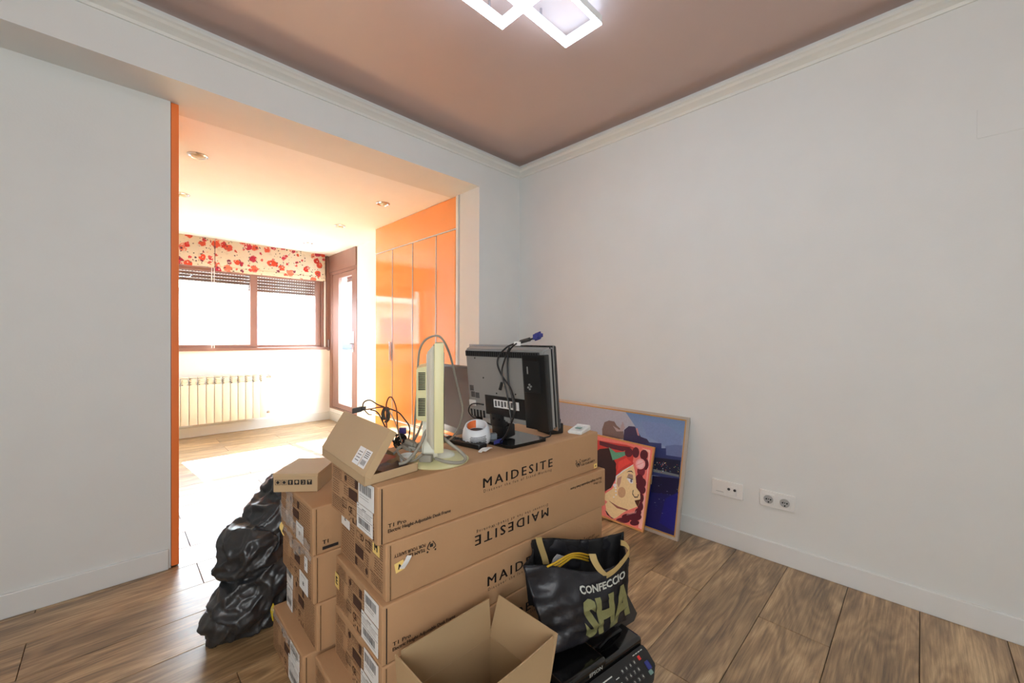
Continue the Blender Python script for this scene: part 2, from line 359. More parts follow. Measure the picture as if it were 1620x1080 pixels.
# ------------------------------------------------------------ floor of separate planks
fb = B(); box(fb, XB-.1, XR+.1, YB-.1, Y2+.13, -.06, -.009); box(fb, -.1, 2.3, Y2+.13, YW, -.06, -.009)
floor = struct('floor', fb, mat('floor_joint', (46, 36, 28), .9))
PWd, PL = .2365, 1.073; k0 = int((YB)/PWd)-1
for r in range(k0, int(YW/PWd)+1):
    ya = max(YB, -.004+r*PWd); yb = min(YW, -.004+(r+1)*PWd)
    if yb-ya < .02: continue
    al = ya > Y2-.05
    xa0, xb0 = (-.02, 2.213) if ya > Y2 else (XB, XR)
    x = .303-5*PL if r % 2 == 0 else .303-5.5*PL
    while x < xb0:
        u0, u1 = max(x, xa0), min(x+PL, xb0)
        if u1-u0 > .02:
            b = B(); box(b, u0+.0011, u1-.0011, ya+.0011, yb-.0011, -.009, rnd.uniform(-.0003, .0003), .0011, seg=1)
            build('plank', b, WOOD, floor)
        x += PL
# ------------------------------------------------------------ orange sliding panel edge beside the left wall
b = B(); box(b, .207, .237, Y2, Y2+.55, .006, HS-.004, .002); p = build('sliding_panel', b, ORANGE2)
tag(p, 'tall orange lacquered sliding door panel seen edge-on at the end of the left wall', 'door panel')
# ------------------------------------------------------------ wardrobe
wd = empty('wardrobe', (2.011, 2.65, 0)); tag(wd, 'built-in wardrobe with glossy orange doors in the sunny alcove', 'wardrobe')
def wp(name, y0, y1, z0, z1, m, x0=0, x1=.02, bev=.002, par=wd):
    b = B(); box(b, x0, x1, y0-2.65, y1-2.65, z0, z1, bev); return build(name, b, m, par)
wp('carcass', 2.652, 4.133, 0, HS, AWALL, .022, .30)
wp('side_frame', 2.665, 2.695, 0, HS, WHITEP, -.004, .02)
wp('top_panel', 2.70, 4.13, 2.068, HS-.004, ORANGE)
wp('top_rail', 2.70, 4.13, 2.056, 2.066, WHITEP, -.003)
wp('plinth', 2.70, 4.13, .01, .325, ORANGE)
wp('bottom_rail', 2.70, 4.13, .328, .340, WHITEP, -.003)
ys = [2.70, 2.984, 3.372, 3.759, 4.13]
for i in range(4):
    d = wp('door', ys[i]+.006, ys[i+1]-.006, .343, 2.053, ORANGE)
    if i == 3:
        b = B(); box(b, -.028, -.004, 3.765-2.65, 3.780-2.65, .93, 1.12, .003); build('handle', b, CHROME, d)
for y in ys[1:4]: wp('door_strip', y-.004, y+.004, .343, 2.053, ALU, -.004, .014)
# ------------------------------------------------------------ window
w1 = empty('window_1', (1.2, YW, 1.0)); w1['kind'] = 'structure'
def wb(name, bs, m, par=w1, bev=.003, off=(1.2, YW, 1.0)):
    b = B()
    for q in bs: box(b, q[0]-off[0], q[1]-off[0], q[2]-off[1], q[3]-off[1], q[4]-off[2], q[5]-off[2], bev)
    return build(name, b, m, par)
wb('window_frame', [(.262, 2.19, YW-.02, YW+.10, 1.0, 1.035), (.262, .30, YW, YW+.1, 1.035, HS-.005), (2.10, 2.19, YW+.02, YW+.1, 1.035, HS-.005), (.30, 2.10, YW, YW+.1, 2.0, HS-.005), (2.165, 2.235, YW-.004, YW+.12, .99, HS-.005)], BROWNF)
wb('sash', [(.30, 1.24, YW+.01, YW+.045, 1.035, 1.075), (.30, .335, YW+.01, YW+.045, 1.075, 1.99), (1.235, 1.312, YW+.01, YW+.045, 1.035, 1.99), (.335, 1.235, YW+.01, YW+.045, 1.95, 1.99)], BROWNF)
wb('sash', [(1.313, 2.10, YW+.05, YW+.085, 1.035, 1.07), (2.03, 2.10, YW+.05, YW+.085, 1.07, 1.99), (1.313, 2.03, YW+.05, YW+.085, 1.95, 1.99)], BROWNF)
wb('pane', [(.335, 1.235, YW+.026, YW+.03, 1.075, 1.95)], GLASS, bev=0)
wb('pane', [(1.313, 2.03, YW+.066, YW+.07, 1.07, 1.95)], GLASS, bev=0)
def slats(par, lo_, x0, x1, y, ztop, zbot, off, horiz='X'):
    z = ztop; i = 0
    while z-.038 >= zbot-.001:
        b = B()
        if horiz == 'X': box(b, x0-off[0], x1-off[0], y-.006-off[1], y+.006-off[1], z-.036-off[2], z-off[2], .004)
        else: box(b, y-.006-off[0], y+.006-off[0], x0-off[1], x1-off[1], z-.036-off[2], z-off[2], .004)
        s = build('shutter_slat', b, SHUT, par)
        if lo_:
            h = B(); n = int((x1-x0)/.03)
            for k in range(n):
                u = x0+.015+k*.03
                if horiz == 'X': box(h, u-.007-off[0], u+.007-off[0], y-.0085-off[1], y-.0055-off[1], z-.039-off[2], z-.031-off[2], 0)
            build('painted_light_dot', h, PAPER, s)  # white dots painted as daylight showing through the slat holes
        z -= .038
slats(w1, True, .34, 1.24, YW+.14, 2.06, 1.83, (1.2, YW, 1.0)); slats(w1, True, 1.24, 2.10, YW+.14, 2.06, 1.74, (1.2, YW, 1.0))
wb('shutter_strap', [(2.125, 2.147, YW-.012, YW-.008, 1.02, 1.96)], PAPER, bev=0)
wb('strap_clip', [(2.175, 2.195, YW-.02, YW, .98, 1.14)], CHROME, bev=.004)
# ------------------------------------------------------------ balcony door in the alcove's right wall
XD = 2.213; d1 = empty('door_1', (XD, 5.5, 0)); d1['kind'] = 'structure'
def db(name, bs, m, par=d1, bev=.003): return wb(name, bs, m, par, bev, (XD, 5.5, 0))
db('shutter_box', [(XD-.02, XD+.1, 5.06, YW-.01, 2.09, HS-.004)], BROWNF)
db('door_frame', [(XD-.005, XD+.08, 5.055, 5.11, .165, 2.09), (XD-.005, XD+.08, 5.86, YW+.02, .165, 2.30), (XD-.005, XD+.08, 5.11, 5.86, 2.05, 2.09), (XD-.005, XD+.08, 5.11, 5.86, .165, .19)], BROWNF)
lf = db('door_leaf', [(XD+.0, XD+.05, 5.115, 5.215, .195, 2.045), (XD+.0, XD+.05, 5.65, 5.855, .195, 2.045), (XD, XD+.05, 5.215, 5.65, 1.985, 2.045), (XD, XD+.05, 5.215, 5.65, .195, .26)], BROWNF)
db('pane', [(XD+.022, XD+.027, 5.215, 5.65, .26, 1.985)], GLASS, bev=0)
b = B(); cyl(b, (-.05, 5.165-5.5, 1.09), (0, 5.165-5.5, 1.09), .009, 12); box(b, -.058, -.046, 5.155-5.5, 5.28-5.5, 1.08, 1.1, .004); box(b, -.006, 0, 5.145-5.5, 5.185-5.5, .98, 1.24, .002)
build('handle', b, CHROME, lf)
slats(d1, False, 5.215, 5.65, XD+.12, 2.05, 1.9, (XD, 5.5, 0), 'Y')
# ------------------------------------------------------------ outside
b = B(); box(b, -60, 80, 6.3, 90, -9.2, -9); struct('ground', b, GROUND)
bc = empty('balcony', (2.46, 4.6, 0)); tag(bc, 'balcony with a solid parapet, added outside the glazed door to brighten its pane', 'balcony')  # added so the view through the door pane is brighter
b = B(); box(b, 0, 1.3, 0, 2.6, -.2, .10, .01); build('slab', b, FACADE, bc)
b = B(); box(b, 1.2, 1.3, 0, 2.6, .10, 1.0, .01); build('parapet', b, FACADE, bc)
b = B(); box(b, 0, 1.2, 2.5, 2.6, .10, .95, .01); build('parapet', b, FACADE, bc)
fa = empty('apartment_building', (4, 17, -9)); tag(fa, 'pale apartment block across the street, washed out beyond the window', 'building')
b = B(); box(b, -14, 20, 0, 8, 0, 12.5); build('wall', b, FACADE, fa)
for f in range(5):
    b = B(); box(b, -14, 20, -1.1, 0, f*2.9+.1, f*2.9+.3, .02); build('balcony_slab', b, FACADE, fa)
    if f:
        b = B(); box(b, -14, 20, -1.1, -1.02, f*2.9+.3, f*2.9+1.0, .02); build('balcony_parapet', b, FACADE, fa)
    for i in range(11):
        x = -13+i*3
        if f in (2, 3, 4) and f*2.9+2.3 < 12.5:
            b = B(); box(b, x, x+1.5, -.04, 0, f*2.9+.4, f*2.9+2.4); w = build('window', b, FACW if (i+f) % 3 else FACB, fa)
for i in range(7):
    b = B(); x = -9+i*4.1; box(b, x, x+2.2, -1.25, -1.12, 9.0, 9.6, .02); build('awning', b, FACB, fa)
# ------------------------------------------------------------ roman blinds
def blind(x0, x1, zt, zb, label):
    o = empty('roman_blind', ((x0+x1)/2, 5.87, zb)); tag(o, label, 'blind', 'floral roman blinds over the window'); cx = (x0+x1)/2
    b = B(); n = 26; folds = [(zt, 0), (zb+.10, -.004), (zb+.055, -.022), (zb+.05, -.010), (zb+.012, -.020), (zb, -.008)]
    rows = []
    for z, dy in folds:
        rows.append([b.verts.new((x0-cx+(x1-x0)*i/n, dy+.003*math.sin(i*1.1), z-zb+.002*math.sin(i*.7+z*9))) for i in range(n+1)])
    for r0, r1 in zip(rows, rows[1:]):
        for i in range(n): b.faces.new((r0[i], r0[i+1], r1[i+1], r1[i]))
    r = bmesh.ops.solidify(b, geom=list(b.faces), thickness=.004)
    build('fabric', b, FLORAL, o, smooth=True)
    b = B(); box(b, x0-cx, x1-cx, .005, .04, zt-zb-.03, zt-zb, .003); build('headrail', b, WHITEP, o)
    return o
bl1 = blind(.24, .853, 2.326, 1.985, 'short floral roman blind pulled up over the window, beside the orange panel')
bl2 = blind(.861, 2.111, 2.326, 1.950, 'long floral roman blind right of the seam, pulled up beside the balcony door')
b = B()
for x in (.826, .850): tube(b, [(x-.547, -.012, .0), (x-.547, -.012, -.95)], .003, 6, 2)
build('pull_cord', b, PAPER, bl1)
# ------------------------------------------------------------ radiator
ra = empty('radiator', (.98, 5.852, .16)); tag(ra, 'cream sectional radiator on the wall below the alcove window', 'radiator')
NS = 12; x1 = 1.387; pw = .0775
for i in range(NS):
    xa = x1-(i+1)*pw-.98; b = B(); s = .003
    box(b, xa+s, xa+pw-s, -.035, -.027, 0, .455, .004)
    box(b, xa+.02, xa+pw-.02, -.03, .05, .0, .53, .006)
    for k in range(3): box(b, xa+.008, xa+pw-.008, -.035, .045, .468+k*.023, .480+k*.023, .003)
    box(b, xa+s, xa+pw-s, -.034, .05, .537, .545, .003)
    build('radiator_section', b, RAD, ra, smooth=True)
b = B(); cyl(b, (1.387-.98, .01, .50), (1.43-.98, .01, .50), .012); cyl(b, (1.43-.98, .01, .50), (1.43-.98, .068, .52), .014, r2=.018); build('valve', b, CHROME, ra)
b = B(); cyl(b, (1.387-.98, .01, .05), (1.42-.98, .01, .05), .012); cyl(b, (1.42-.98, .01, .05), (1.42-.98, .075, .05), .014); build('valve', b, CHROME, ra)
# ------------------------------------------------------------ ceiling fittings
for i, (x, y, lab) in enumerate([(.39, 3.284, 'round recessed downlight nearest the orange panel, above the left of the opening'), (1.672, 3.296, 'round recessed downlight nearest the wardrobe top'), (1.687, 4.269, 'round recessed downlight in the middle of the wardrobe-side row'), (1.707, 5.312, 'farthest recessed downlight of the wardrobe-side row, near the balcony door'), (.399, 4.264, 'recessed downlight half hidden behind the orange panel')]):
    o = empty('downlight', (x, y, HS)); tag(o, lab, 'downlight', 'recessed downlights in the alcove ceiling')
    b = B(); lathe(b, [(.056, 0), (.056, -.005), (.048, -.010), (.040, -.006), (.036, .0)], 28); build('trim_ring', b, CHROME, o, smooth=True)
    b = B(); lathe(b, [(.036, -.001), (.026, -.012), (.012, -.020), (0, -.021)], 24); build('bulb', b, BEIGE2, o, smooth=True)
lm = empty('ceiling_light', (1.2, 1.1, HC)); tag(lm, 'lit white ceiling lamp of two overlapping rectangular frames', 'lamp')
def lframe(x0, x1, y0, y1, z, t=.017, h=.04):
    q = [(x0, x1, y0, y0+t), (x0, x1, y1-t, y1), (x0, x0+t, y0+t, y1-t), (x1-t, x1, y0+t, y1-t)]
    b = B()
    for a in q: box(b, a[0]-1.2, a[1]-1.2, a[2]-1.1, a[3]-1.1, z-HC+.006, z+h-HC, .0015)
    f = build('frame', b, WHITEP, lm); b = B()
    for a in q: box(b, a[0]-1.2+.001, a[1]-1.2-.001, a[2]-1.1+.001, a[3]-1.1-.001, z-HC-.002, z-HC+.006, .001)
    build('led_strip', b, LEDON, f); b = B()
    for a in q: box(b, a[0]-1.2+.003, a[1]-1.2-.003, a[2]-1.1+.003, a[3]-1.1-.003, z+h-HC, z+h-HC+.002, 0)
    build('led_strip', b, LEDUP, f)
lframe(.86, 1.205, .62, 1.287, 2.497); lframe(1.0, 1.54, 1.0, 1.202, 2.545)
b = B(); box(b, -.12, .08, -.16, .1, -.03, 0, .006); build('ceiling_plate', b, WHITEP, lm)
for x, y, zz in ((-.205, .0, .09), (-.08, .177, .09), (.15, .092, .045), (.15, -.09, .045)):
    b = B(); cyl(b, (x, y, -zz), (x, y, 0), .006, 10); build('rod', b, CHROME, lm)
# ------------------------------------------------------------ wall plates
def plate(y0, y1, z0, z1, label, schuko):
    cy, cz = (y0+y1)/2, (z0+z1)/2; o = empty('wall_socket', (XR, cy, cz)); tag(o, label, 'socket')
    b = B(); hw, hh = (y1-y0)/2, (z1-z0)/2; box(b, -.012, 0, -hw, hw, -hh, hh, .002); build('plate', b, WHITEP, o)
    if schuko:
        for s in (.036, -.036):
            b = B(); box(b, -.0155, -.012, s-.026, s+.026, -.026, .026, .001)
            k = build('insert', b, WHITEP, o)
            b = B(); lathe(b, [(.0215, 0), (.0205, .004), (.0, .004)], 24, Mx=Matrix.Translation((-.0205, s, 0)) @ Matrix.Rotation(math.pi/2, 4, 'Y')); build('socket_well', b, mat('socket_grey', (176, 177, 176), .4), k)
            b = B()
            for dy, dz in ((.0095, 0), (-.0095, 0), (0, -.014), (0, .001)): cyl(b, (-.0215, s+dy, dz), (-.0165, s+dy, dz), .0032 if dz != .001 else .002, 10)
            build('contact_hole', b, DARK, k)
    else:
        b = B(); box(b, -.0145, -.012, -.052, -.002, -.026, .02, .001); k = build('insert', b, WHITEP, o)
        for s in (-.012, -.042):
            b = B(); cyl(b, (-.018, s, .004), (-.0145, s, .004), .007, 14); build('aerial_jack', b, DGREY, k)
        b = B(); box(b, -.013, -.012, .016, .056, -.022, -.020, 0); build('seam', b, GREYB, o)
plate(.678, .838, .275, .36, 'white aerial socket plate on the right wall, nearer the leaning pictures', False)
plate(.440, .596, .28, .362, 'white double power socket plate on the bare right wall', True)
# ------------------------------------------------------------ long cardboard cartons
BL, BD, BH = .955, .343, .1535
def carton_body(seed):
    b = B(); t = bmesh.new(); bmesh.ops.create_cube(t, size=1)
    for v in t.verts: v.co = Vector(((v.co.x+.5)*BL, (v.co.y+.5)*BD, (v.co.z+.5)*BH))
    bmesh.ops.subdivide_edges(t, edges=[e for e in t.edges if e.calc_length() > .9], cuts=9)
    bmesh.ops.subdivide_edges(t, edges=[e for e in t.edges if .3 < e.calc_length() < .36], cuts=4, use_grid_fill=True)
    bmesh.ops.bevel(t, geom=[e for e in t.edges if len(e.link_faces) == 2 and e.calc_face_angle(0) > 1], offset=.005, segments=3, profile=.55, affect='EDGES')
    for v in t.verts:
        n = noise.noise_vector(v.co*4+Vector((seed*7.3, 0, 0)))
        v.co += Vector((n.x*.0022, n.y*.0022, 0))
        if v.co.z > BH*.5: v.co.z -= abs(n.z)*.0015
    merge(b, t); return b
FRONT = lambda x, z: frame_m((x, -.0015, z), (1, 0, 0), (0, 0, 1))
FRONTU = lambda x, z: frame_m((x, -.0015, z), (-1, 0, 0), (0, 0, -1))
def END(y, z, up=True):   # y = distance from the far (back) edge towards the front edge, text runs towards the viewer's right
    return frame_m((-.0015, BD-y, z), (0, -1, 0), (0, 0, 1)) if up else frame_m((-.0015, y, z), (0, 1, 0), (0, 0, -1))
def front_print(par, up=True):
    F = FRONT if up else FRONTU
    P = (lambda x, z: F(x, z)) if up else (lambda x, z: F(BL-x, BH-z))
    b = B(); fit_text(b, 'MAIDESITE', P(.345, .068), .325, .030, .012, 1.35); build('brand_lettering', b, INK, par)
    b = B(); fit_text(b, 'Discover the fun of Stand-Working', P(.347, .050), .318, .0125, .006, 1.5); build('slogan_lettering', b, INK, par)
    b = B(); fit_text(b, 'T1 Pro', P(.028, .041), .052, .010, .01); fit_text(b, 'Electric Height-Adjustable Desk Frame', P(.028, .025), .195, .0125, .01); build('product_lettering', b, INK, par)
    b = B(); fit_text(b, 'TEAM LIFT', P(.842, .046), .060, .009, .01); fit_text(b, 'FOR YOUR SAFETY', P(.842, .033), .092, .009, .01)
    for s in (-1, 1):
        m = P(.822, .034); c = lambda x, y: m @ Vector((x, y, 0))
        tube(b, [c(s*.004, 0), c(s*.010, .008), c(s*.013, .016), c(s*.006, .021)], .0012, 4, 3)
        merge_disc(b, m, s*.0125, .026, .0028)
    quad(b, m, -.005, .005, .006, .015)
    build('handling_print', b, INK, par)
def merge_disc(b, m, x, y, r, mi=0, n=10):
    f = b.faces.new([b.verts.new(m @ Vector((x+r*math.cos(2*math.pi*k/n), y+r*math.sin(2*math.pi*k/n), 0))) for k in range(n)]); f.material_index = mi
def end_print(par, seed, up=True, full=True):
    r = random.Random(seed); b = B(); E_ = (lambda y, z: END(y, z, True)) if up else (lambda y, z: END(y, z, False))
    m = E_(0, 0) if up else END(0, BH, False)
    def lines(x0, x1, y0, y1, n, h=.0016):
        for k in range(n):
            y = y1-(y1-y0)*k/max(1, n-1); x = x0
            while x < x1-.004:
                w = r.uniform(.006, .022); quad(b, m, x, min(x+w, x1), y, y+h); x += w+.003
    def rect(x0, x1, y0, y1, t=.0013):
        for q in ((x0, x1, y0, y0+t), (x0, x1, y1-t, y1), (x0, x0+t, y0, y1), (x1-t, x1, y0, y1)): quad(b, m, *q)
    rect(.020, .092, .112, .136); lines(.028, .086, .118, .129, 3)
    lines(.018, .11, .104, .106, 1); lines(.020, .075, .060, .096, 6); lines(.018, .115, .012, .050, 7)
    rect(.115, .215, .112, .137); merge_disc(b, m, .127, .124, .009); lines(.142, .20, .118, .130, 3)
    quad(b, m, .196, .214, .113, .136)
    quad(b, m, .150, .212, .074, .103); lines(.112, .146, .075, .104, 5)
    lines(.140, .212, .062, .068, 2)
    lines(.100, .135, .036, .058, 4); rect(.100, .135, .034, .062)
    fit_text(b, 'CE', m @ Matrix.Translation((.150, .032, 0)), .024, .018, .02)
    for q in ((.180, .204, .032, .052),): rect(*q)
    for k in range(3):
        a = 2.09*k; x = .160+.008*math.cos(a); y = .018+.008*math.sin(a); merge_disc(b, m, x, y, .0042, n=3)
    quad(b, m, .180, .186, .010, .024); quad(b, m, .180, .200, .010, .013); quad(b, m, .204, .209, .010, .026)
    if full:
        lines(.222, .325, .010, .140, 17, .0017); rect(.29, .325, .012, .036)
    o = build('shipping_print', b, INKB, par); return o
def label(par, y0, y1, z0, z1, kind, up=True, face='end'):
    b = B()
    if face == 'end':
        box(b, -.0028, -.0016, BD-y1, BD-y0, z0, z1, 0); m = frame_m((-.0031, BD-y0, z0), (0, -1, 0), (0, 0, 1))
    o = build('shipping_label', b, PAPER, par); w, h = y1-y0, z1-z0; b = B(); r = random.Random(int(y0*1e4)+int(z0*1e3))
    def bars(x0, x1, a, c):
        x = x0
        while x < x1:
            t = r.choice((.0012, .002, .003)); quad(b, m, x, min(x1, x+t), a, c); x += t+r.choice((.001, .0015, .0025))
    if kind == 'code': bars(w*.08, w*.85, h*.50, h*.88); [quad(b, m, w*.1, w*.7, h*q, h*q+.001) for q in (.38, .28)]
    if kind == 'ship':
        quad(b, m, w*.05, w*.12, h*.9, h*.94); quad(b, m, w*.35, w*.6, h*.86, h*.89)
        for q in (.80, .52): quad(b, m, 0, w, h*q, h*q+.0012)
        quad(b, m, w*.5, w*.5+.0008, h*.52, h*.8)
        for q in (.74, .68, .62): quad(b, m, w*.06, w*.42, h*q, h*q+.0008); quad(b, m, w*.56, w*.9, h*q, h*q+.0008)
        bars(w*.12, w*.84, h*.2, h*.46); quad(b, m, w*.2, w*.9, h*.13, h*.13+.001)
    if kind == 'num': fit_text(b, 'B', m @ Matrix.Translation((w*.42, h*.35, 0)), w*.16, h*.2, .02); quad(b, m, w*.2, w*.75, h*.85, h*.87)
    build('label_print', b, GREYINK if kind != 'num' else INK, o)
def sticker(par, mtx, w, h, mk='A'):
    b = B(); quad(b, mtx, 0, w, 0, h, z=.0006); quad(b, mtx, 0, w, 0, h, z=-.0002); s = build('yellow_sticker', b, YELL, par)
    b = B(); m2 = mtx @ Matrix.Translation((0, 0, .0010)); fit_text(b, mk, m2 @ Matrix.Translation((w*.3, h*.25, 0)), w*.4, h*.5, .03); build('sticker_print', b, INK, s)
def carton(x, y, z, deg, label_, group, seed, front=None, endp=True, up=True):
    o = empty('long_carton', (x, y, z+.0004), math.radians(deg)); tag(o, label_, 'cardboard box', group)
    body = build('box_body', carton_body(seed), CARD, o, smooth=True)
    b = B()
    for xx in (.010,): box(b, xx, xx+.0022, -.0019, -.0005, .004, BH-.006, 0)
    build('flap_seam', b, DARK if seed in (1, 3) else EDGE, o)
    if front is not None: front_print(o, front)
    if endp: end_print(o, seed, up)
    return o
G1 = 'long cartons in the front stack'; G2 = 'long cartons in the rear stack'
c1 = carton(.483, .978, 4*BH, -2.1, 'top long carton of the front stack, under the monitors, with upright black lettering', G1, 1, True)
c2 = carton(.505, .974, 3*BH, -3.2, 'second long carton from the top, its black lettering upside down', G1, 2, False, True, False)
c3 = carton(.490, .965, 2*BH, -2.4, 'third long carton down in the front stack, lettering partly behind the black tote', G1, 3, True)
c4 = carton(.488, .962, 1*BH, -2.2, 'fourth carton down in the front stack, mostly hidden behind the open empty box', G1, 4, True)
c5 = carton(.440, .990, 0, -1.8, 'floor-level carton of the front stack, its end sticking out below the others', G1, 5, None)
r1 = carton(.447, 1.345, 3*BH, -.3, 'top carton of the rear stack, carrying the small box', G2, 6, None)
r2 = carton(.449, 1.342, 2*BH, -1.0, 'second carton of the rear stack, with wrinkled clear film along its top edge', G2, 7, None)
r3 = carton(.458, 1.338, 1*BH, -1.6, 'third carton down in the rear stack, shipping label at its far corner', G2, 8, None)
r4 = carton(.420, 1.352, 0, -.8, 'floor-level carton of the rear stack, jutting out beside the black bag', G2, 9, None)
label(c1, .225, .325, .082, .150, 'code'); label(c1, .215, .318, .012, .080, 'ship')
label(c2, .015, .085, .100, .1525, 'num')
label(c3, .235, .325, .092, .152, 'code'); label(c3, .215, .322, .012, .088, 'ship')
label(c4, .235, .325, .085, .150, 'code'); label(c4, .215, .322, .010, .080, 'ship')
label(r1, .190, .262, .010, .068, 'num'); label(r2, .262, .290, .082, .128, 'num'); label(r2, .210, .296, .006, .062, 'num')
label(r3, .010, .085, .085, .150, 'code'); label(r3, .010, .080, .0, .080, 'ship')
label(r4, .225, .320, .095, .148, 'code'); label(r4, .205, .315, .012, .092, 'ship')
label(c5, .225, .320, .012, .10, 'ship')
sticker(c2, END(.262, .105) @ Matrix.Translation((0, 0, .0008)), .045, .04, 'M')
sticker(c3, END(.004, .060) @ Matrix.Translation((0, 0, .0008)), .035, .045, 'E')
sticker(c2, frame_m((.026, -.0022, .070), (1, 0, .18), (-.18, 0, 1)), .026, .026, 'A')
b = B(); ribbon(b, [(.043, -.003, .078), (.050, -.012, .095), (.058, -.016, .112)], (1, 0, -.3), .013); build('peeled_tag', b, PAPER, c2)
sticker(c1, frame_m((.925, -.0022, .006), (1, 0, .05), (-.05, 0, 1)), .020, .018, 'A')
b = B(); fit_text(b, 'T1', frame_m((.030, -.0015, .03), (1, 0, 0), (0, 0, 1)), .018, .012, .01); quad(b, frame_m((.03, -.0015, .012), (1, 0, 0), (0, 0, 1)), 0, .05, 0, .01); build('product_lettering', b, INK, r1)
b = B(); ribbon(b, [(-.004, BD-.012, .150), (-.012, BD-.018, .135), (-.006, BD-.022, .118)], (0, 1, .2), .030); build('yellow_sticker', b, YELL, r2)
b = B(); ribbon(b, [(.004, BD+.002, .150), (-.006, BD-.006, .135), (-.004, BD-.004, .108)], (0, 1, .3), .024); build('yellow_sticker', b, mat('yellow_tape', (214, 190, 40), .4), r4)
# crumpled stretch film on rear stack ends
def film(par, y0, y1, z0f, z1f, n=26, mrows=7, amp=.006, sd=0):
    b = B(); rows = []
    for j in range(mrows):
        t = j/(mrows-1); row = []
        for i in range(n):
            u = i/(n-1); y = BD-(y0+(y1-y0)*u); z = z0f(u)*(1-t)+z1f(u)*t
            d = abs(noise.noise(Vector((u*9+sd, t*5, sd))))*amp*2
            row.append(b.verts.new((-.003-d, y, z)))
        rows.append(row)
    for r0, r1_ in zip(rows, rows[1:]):
        for i in range(n-1): b.faces.new((r0[i], r0[i+1], r1_[i+1], r1_[i]))
    build('stretch_film', b, FILM, par, smooth='all', keep=True)
film(r2, -.008, .335, lambda u: .120+.02*math.sin(u*9), lambda u: .152, amp=.008)
film(r1, .0, .33, lambda u: .002+.03*(1-u), lambda u: .035+.05*(1-u), amp=.006, sd=3)
film(r1, .08, .16, lambda u: .03, lambda u: .15, n=12, mrows=16, sd=5)
film(r4, .0, .33, lambda u: .130, lambda u: .152, amp=.006, sd=8)
# ------------------------------------------------------------ small closed box on the rear stack
sm = empty('small_box', (.396, 1.580, 4*BH+.001), math.atan2(-.098, .112)); tag(sm, 'small closed tan box with a row of handling symbols, on the rear stack', 'cardboard box')
b = B(); box(b, 0, .150, 0, .19, 0, .063, .0025); build('box_body', b, CARDT, sm)
b = B(); box(b, -.001, .151, -.001, .191, .052, .0645, .002); box(b, .145, .149, -.0012, 0, .002, .052, 0); build('lid', b, CARDT, sm)
b = B(); m = frame_m((0, -.0016, 0), (1, 0, 0), (0, 0, 1))
for k in range(6):
    x = .007+k*.0215
    if k < 2:
        for q in ((x, x+.018, .026, .0272), (x, x+.018, .0418, .043), (x, x+.0012, .026, .043), (x+.0168, x+.018, .026, .043)): quad(b, m, *q)
        merge_disc(b, m, x+.009, .0345, .0055)
    else: quad(b, m, x, x+.017, .026, .043)
sp = build('symbol_print', b, INK, sm)
b = B(); m = frame_m((0, -.0020, 0), (1, 0, 0), (0, 0, 1)); x = .007+2*.0215
quad(b, m, x+.007, x+.010, .029, .037); f = b.faces.new([b.verts.new(m @ Vector(p)) for p in ((x+.004, .036, 0), (x+.013, .036, 0), (x+.0085, .041, 0))])
x += .0215; merge_disc(b, m, x+.0085, .036, .005, n=12); quad(b, m, x+.008, x+.009, .028, .036)
x += .0215; fit_text(b, '2', m @ Matrix.Translation((x+.005, .029, 0)), .008, .011, .01)
x += .0215; f = b.faces.new([b.verts.new(m @ Vector(p)) for p in ((x+.003, .041, 0), (x+.0085, .033, 0), (x+.014, .041, 0))]); quad(b, m, x+.008, x+.009, .028, .034)
build('symbol_cutout', b, CARDT, sp)
# ------------------------------------------------------------ shallow box with raised lid (leaflets and cables inside)
ang = math.radians(4.4); Zt = 5*BH+.001
tr = empty('shallow_open_box', (.461, 1.006, Zt), 0); tag(tr, 'shallow tan cardboard tray with its lid propped up, on the top carton', 'cardboard box')
ux = Vector((math.cos(.10), math.sin(.10), 0)); uy = Vector((math.sin(.07), math.cos(.07), 0)); TM = Matrix((ux, uy, Vector((0, 0, 1)))).transposed().to_4x4()
TW, TL, TH = .168, .372, .0245; t_ = .0022
b = B()
for q in ((0, TW, 0, TL, 0, t_), (0, TW, 0, t_, 0, TH), (0, TW, TL-t_, TL, 0, TH), (0, t_, 0, TL, 0, TH), (TW-t_, TW, 0, TL, 0, TH*.75)): box(b, *q, .0006, Mx=TM)
build('tray', b, CARDT, tr)
lv = Vector((.075, .004, .108)).normalized(); ly = Vector((.07, 1, 0)).normalized(); ln = lv.cross(ly).normalized()   # lid plane
LM = Matrix((lv, ly, ln)).transposed().to_4x4(); LM.translation = Vector((0, 0, TH+.001)); LW = .134
b = B()
if ln.x < 0: sgn = -1
else: sgn = 1
lz = -1 if (ln.z > 0) else 1
box(b, 0, LW, 0, TL, 0, t_, .0006, Mx=LM)
d0 = 0.0; dd = .020*(-1)
for q in ((0, LW, 0, t_, min(0, dd), 0), (0, LW, TL-t_, TL, min(0, dd), 0), (LW-t_, LW, 0, TL, min(0, dd), 0)): box(b, *q, .0006, Mx=(LM if ln.x < 0 or True else LM))
lid = build('lid', b, CARDT, tr)
LIDN = ln
m = LM @ Matrix.Translation((.014, .022, t_+.0006))
b = B(); box(b, 0, .048, 0, .042, 0, .0004, Mx=m); box(b, 0, .048, .046, .088, 0, .0004, Mx=m); lb = build('address_label', b, PAPER, lid)
b = B(); m2 = m @ Matrix.Translation((0, 0, .0010))
for k in range(9): quad(b, m2, .006+(k % 2)*.001, .020, .006+k*.0035, .006+k*.0035+.0016)
for k in range(4): quad(b, m2, .026+k*.005, .028+k*.005, .006, .034)
for k in range(4): quad(b, m2, .010+k*.008, .012+k*.008, .052, .078)
build('label_print', b, GREYINK, lb)
